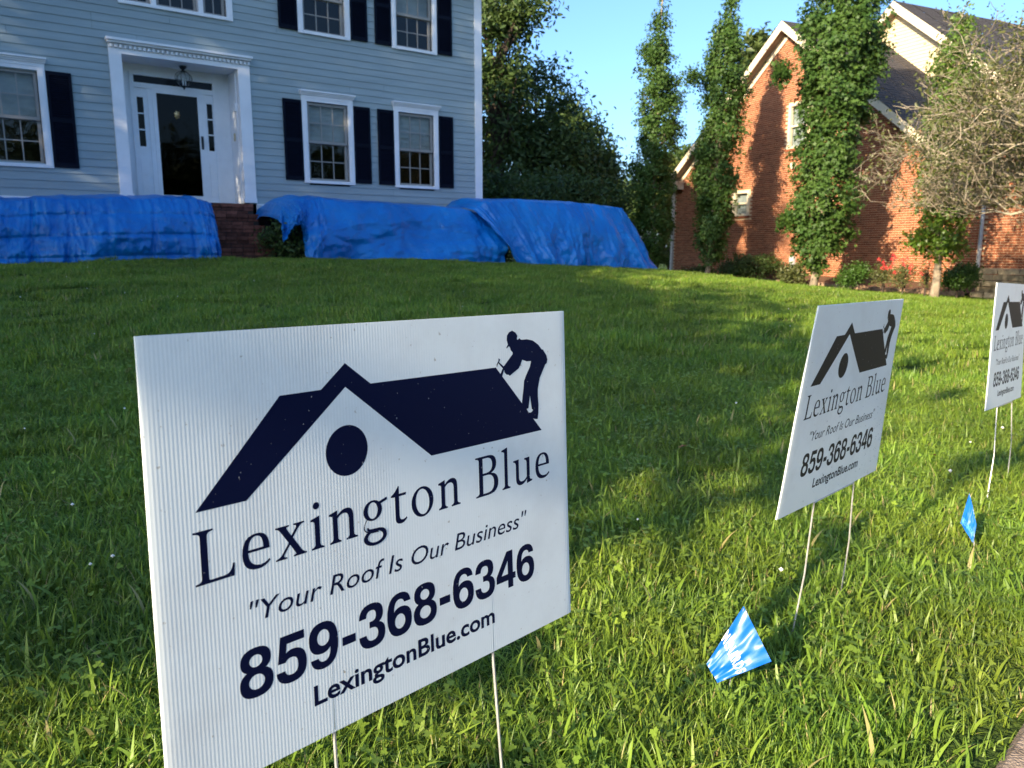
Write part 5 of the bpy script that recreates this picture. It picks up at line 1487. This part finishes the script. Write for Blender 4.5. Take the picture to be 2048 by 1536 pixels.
# ------------------------------------------------------------------ grass
def blades(n, area, Lr, Wr, lean, seed, K=4, tint=(0, 1)):
    rs = np.random.default_rng(seed)
    px_ = rs.uniform(-area / 2, area / 2, n); py_ = rs.uniform(-area / 2, area / 2, n)
    az = rs.uniform(0, 2 * np.pi, n); L = rs.uniform(*Lr, n); W = rs.uniform(*Wr, n)
    th0 = np.abs(rs.normal(0, lean * .5, n)); bend = np.abs(rs.normal(lean, lean * .6, n))
    tw = rs.normal(0, .5, n)
    d = np.stack([np.cos(az), np.sin(az)], -1); s = np.stack([-np.sin(az + tw), np.cos(az + tw)], -1)
    P = np.stack([px_, py_, np.full(n, -.004)], -1); V = []
    for k in range(K + 1):
        f = k / K
        w = W * (1 - f ** 2.2) * (.75 + .5 * min(f * 3, 1) * .5)
        if k == K: w = w * 0 + W * .06
        off = np.concatenate([s * (w / 2)[:, None], np.zeros((n, 1))], 1)
        V += [P - off, P + off]
        th = np.minimum(th0 + bend * f * 1.3, 2.2)
        st = L / K
        P = P + np.stack([d[:, 0] * np.sin(th) * st, d[:, 1] * np.sin(th) * st, np.cos(th) * st], -1)
    V = np.stack(V, 1)
    k2 = 2 * (K + 1)
    F = np.array([(2 * k, 2 * k + 1, 2 * k + 3, 2 * k + 2) for k in range(K)])
    FF = (F[None] + (np.arange(n) * k2)[:, None, None]).reshape(-1, 4)
    tn = np.clip(rs.beta(2, 2.5, n) * (tint[1] - tint[0]) + tint[0], 0, 1)
    dead = rs.random(n) < .035; tn[dead] = 1.0
    return V.reshape(-1, 3), FF, np.repeat(tn, k2)
def clover(n, area, seed):
    rs = np.random.default_rng(seed); V = []; F = []; T = []
    for i in range(n):
        x, y = rs.uniform(-area / 2, area / 2, 2); h = rs.uniform(.03, .055); r_ = rs.uniform(.0034, .0055); a0 = rs.uniform(0, 6.28); tn = rs.uniform(.55, .88)
        tilt = rs.normal(0, .25, 2)
        for l in range(3):
            a = a0 + l * 2.094; c = np.array([x + r_ * .95 * math.cos(a), y + r_ * .95 * math.sin(a), h])
            b = len(V)
            pts = [(-1, 0), (-.35, .85), (.75, .7), (.55, 0), (.75, -.7), (-.35, -.85)]
            for (p, q) in pts:
                X_ = c[0] + r_ * (p * math.cos(a) - q * math.sin(a)); Y_ = c[1] + r_ * (p * math.sin(a) + q * math.cos(a))
                V.append((X_, Y_, h + tilt[0] * (X_ - x) + tilt[1] * (Y_ - y) + .15 * r_ * abs(q))); T.append(tn)
            F += [(b, b + 1, b + 2, b + 3), (b, b + 3, b + 4, b + 5)]
    return np.array(V), np.array(F), np.array(T)
def patch(name, parts):
    V = []; F = []; T = []; b = 0
    for v, f, t in parts: V.append(v); F.append(f + b); T.append(t); b += len(v)
    me = np_mesh(name, np.vstack(V), np.vstack(F), M['grass'], np.concatenate(T))
    return bpy.data.objects.new(name, me)
src = bpy.data.collections.new('grass_source')
A1 = .32
for k in range(4):
    parts = [blades(900, A1, (.024, .062), (.0020, .0038), .85, 100 + k), blades(420, A1, (.02, .05), (.0028, .0055), 1.15, 110 + k, 3, (.1, .95)),
             blades(46 + 16 * (k % 2), A1, (.045, .095), (.005, .0095), .95, 120 + k, 5, (.35, .9)), clover(8 if k % 2 else 30, A1, 130 + k)]
    src.objects.link(patch('near_%d' % k, parts))
A2 = .7
for k in range(3):
    parts = [blades(900, A2, (.04, .085), (.005, .009), .6, 140 + k, 3), blades(420, A2, (.025, .06), (.007, .012), 1.0, 150 + k, 2, (.1, .9))]
    src.objects.link(patch('xfar_%d' % k, parts))
def sidewalk_side(x, y):        # distance beyond the grass edge
    return (x - 0.955) * sw_n.x + (y - 1.325) * sw_n.y
def blocked(x, y):
    t = (x - F0.x) * FD.x + (y - F0.y) * FD.y; o = (x - F0.x) * FN.x + (y - F0.y) * FN.y
    hs = (t > -6.7) & (t < 6.8) & (o < 1.95) & (o > -9.1)
    u = (x - O2.x) * EU.x + (y - O2.y) * EU.y; w = (x - O2.x) * EW.x + (y - O2.y) * EW.y
    b2 = (u > -9.8) & (u < 12) & (w > -.1) & (w < 12)
    bed = (u > -3.5) & (u < 3.1) & (w > -1.45) & (w <= 0)
    return hs | b2 | bed
def scatter(name, label, x0, x1, y0, y1, step, dmin, dmax, ids, sc_, seed):
    rs = np.random.default_rng(seed)
    gx_, gy_ = np.meshgrid(np.arange(x0, x1, step), np.arange(y0, y1, step))
    x = gx_.ravel() + rs.uniform(-.5, .5, gx_.size) * step; y = gy_.ravel() + rs.uniform(-.5, .5, gx_.size) * step
    r_ = np.hypot(x, y)
    ok = (r_ >= dmin) & (r_ < dmax) & (np.abs(x) < y * .86 + 1.2) & (sidewalk_side(x, y) < -.05 + .05 * np.sin(x * 23)) & ~blocked(x, y)
    x, y = x[ok], y[ok]; z = ground(x, y) - .004
    me = bpy.data.meshes.new(name); n = len(x)
    me.vertices.add(n); me.vertices.foreach_set('co', np.stack([x, y, z], -1).astype(np.float32).ravel())
    a = me.attributes.new('idx', 'INT', 'POINT'); a.data.foreach_set('value', rs.choice(ids, n).astype(np.int32))
    a = me.attributes.new('rot', 'FLOAT_VECTOR', 'POINT'); a.data.foreach_set('vector', np.stack([rs.normal(0, .05, n), rs.normal(0, .05, n), rs.uniform(0, 6.28, n)], -1).astype(np.float32).ravel())
    a = me.attributes.new('scl', 'FLOAT_VECTOR', 'POINT'); s_ = rs.uniform(sc_[0], sc_[1], n); zz_ = rs.uniform(.75, 1.15, n)
    a.data.foreach_set('vector', np.stack([s_, s_, s_ * zz_], -1).astype(np.float32).ravel())
    me.materials.append(M['grass'])
    o = link(name, me); tag(o, label, None, None, 'stuff')
    ng = bpy.data.node_groups.new(name, 'GeometryNodeTree')
    ng.interface.new_socket('Geometry', in_out='INPUT', socket_type='NodeSocketGeometry'); ng.interface.new_socket('Geometry', in_out='OUTPUT', socket_type='NodeSocketGeometry')
    N = ng.nodes.new; gi, go = N('NodeGroupInput'), N('NodeGroupOutput'); ip = N('GeometryNodeInstanceOnPoints'); ci = N('GeometryNodeCollectionInfo')
    ci.inputs['Collection'].default_value = src; ci.inputs['Separate Children'].default_value = True; ci.inputs['Reset Children'].default_value = True
    ip.inputs['Pick Instance'].default_value = True
    def na(nm, ty):
        q = N('GeometryNodeInputNamedAttribute'); q.data_type = ty; q.inputs['Name'].default_value = nm; return q.outputs['Attribute']
    ng.links.new(gi.outputs[0], ip.inputs['Points']); ng.links.new(ci.outputs[0], ip.inputs['Instance'])
    ng.links.new(na('idx', 'INT'), ip.inputs['Instance Index']); ng.links.new(na('rot', 'FLOAT_VECTOR'), ip.inputs['Rotation']); ng.links.new(na('scl', 'FLOAT_VECTOR'), ip.inputs['Scale'])
    ng.links.new(ip.outputs[0], go.inputs[0])
    md = o.modifiers.new('scatter', 'NODES'); md.node_group = ng
    return o
scatter('lawn_grass', 'mown grass and clover of the near lawn', -5, 7, .3, 7, .19, 0.5, 6.2, [0, 1, 2, 3], (.9, 1.2), 1)
scatter('far_lawn_grass', 'mown grass of the far lawn up to the houses', -14, 22, 4, 34, .42, 5.8, 33, [4, 5, 6], (.9, 1.2), 2)

# clover flowers and fallen leaves in the lawn
rs_ = random.Random(9); cf = MB(); dl = MB()
for k in range(45):
    Yd = 1.9 + 12 * rs_.random() ** 1.4; x = rs_.uniform(-.66, .66) * Yd; r_ = rs_.uniform(.004, .008)
    if float(sidewalk_side(x, Yd)) > -.2: continue
    c = Vector((x, Yd, gz(x, Yd) + rs_.uniform(.05, .08)))
    vs = [c + Vector((r_ * math.cos(a), r_ * math.sin(a), r_ * .2)) for a in [i * 1.2566 for i in range(5)]] + [c + UP * r_ * 1.1, c - UP * r_ * .8]
    cf.add(vs, [(i, (i + 1) % 5, 5) for i in range(5)] + [((i + 1) % 5, i, 6) for i in range(5)])
tag(cf.build('clover_blossoms', M['white_flower']), 'white clover blossoms dotted over the lawn', None, None, 'stuff')
for k in range(30):
    Yd = 3.2 + 11 * rs_.random() ** 1.2; x = rs_.uniform(-.62, .62) * Yd
    if float(sidewalk_side(x, Yd)) > -.1: continue
    c = Vector((x, Yd, gz(x, Yd) + .05)); a = rs_.uniform(0, 6.28); L = rs_.uniform(.015, .032)
    d = Vector((math.cos(a), math.sin(a), rs_.uniform(-.3, .3))) * L; e = Vector((-math.sin(a), math.cos(a), rs_.uniform(.1, .5))) * L * .5
    dl.add([c - d, c + e, c + d, c - e + UP * .01], [(0, 1, 2), (0, 2, 3)])
tag(dl.build('fallen_leaves', M['dead_leaf']), 'a few reddish fallen leaves lying in the grass', None, None, 'stuff')
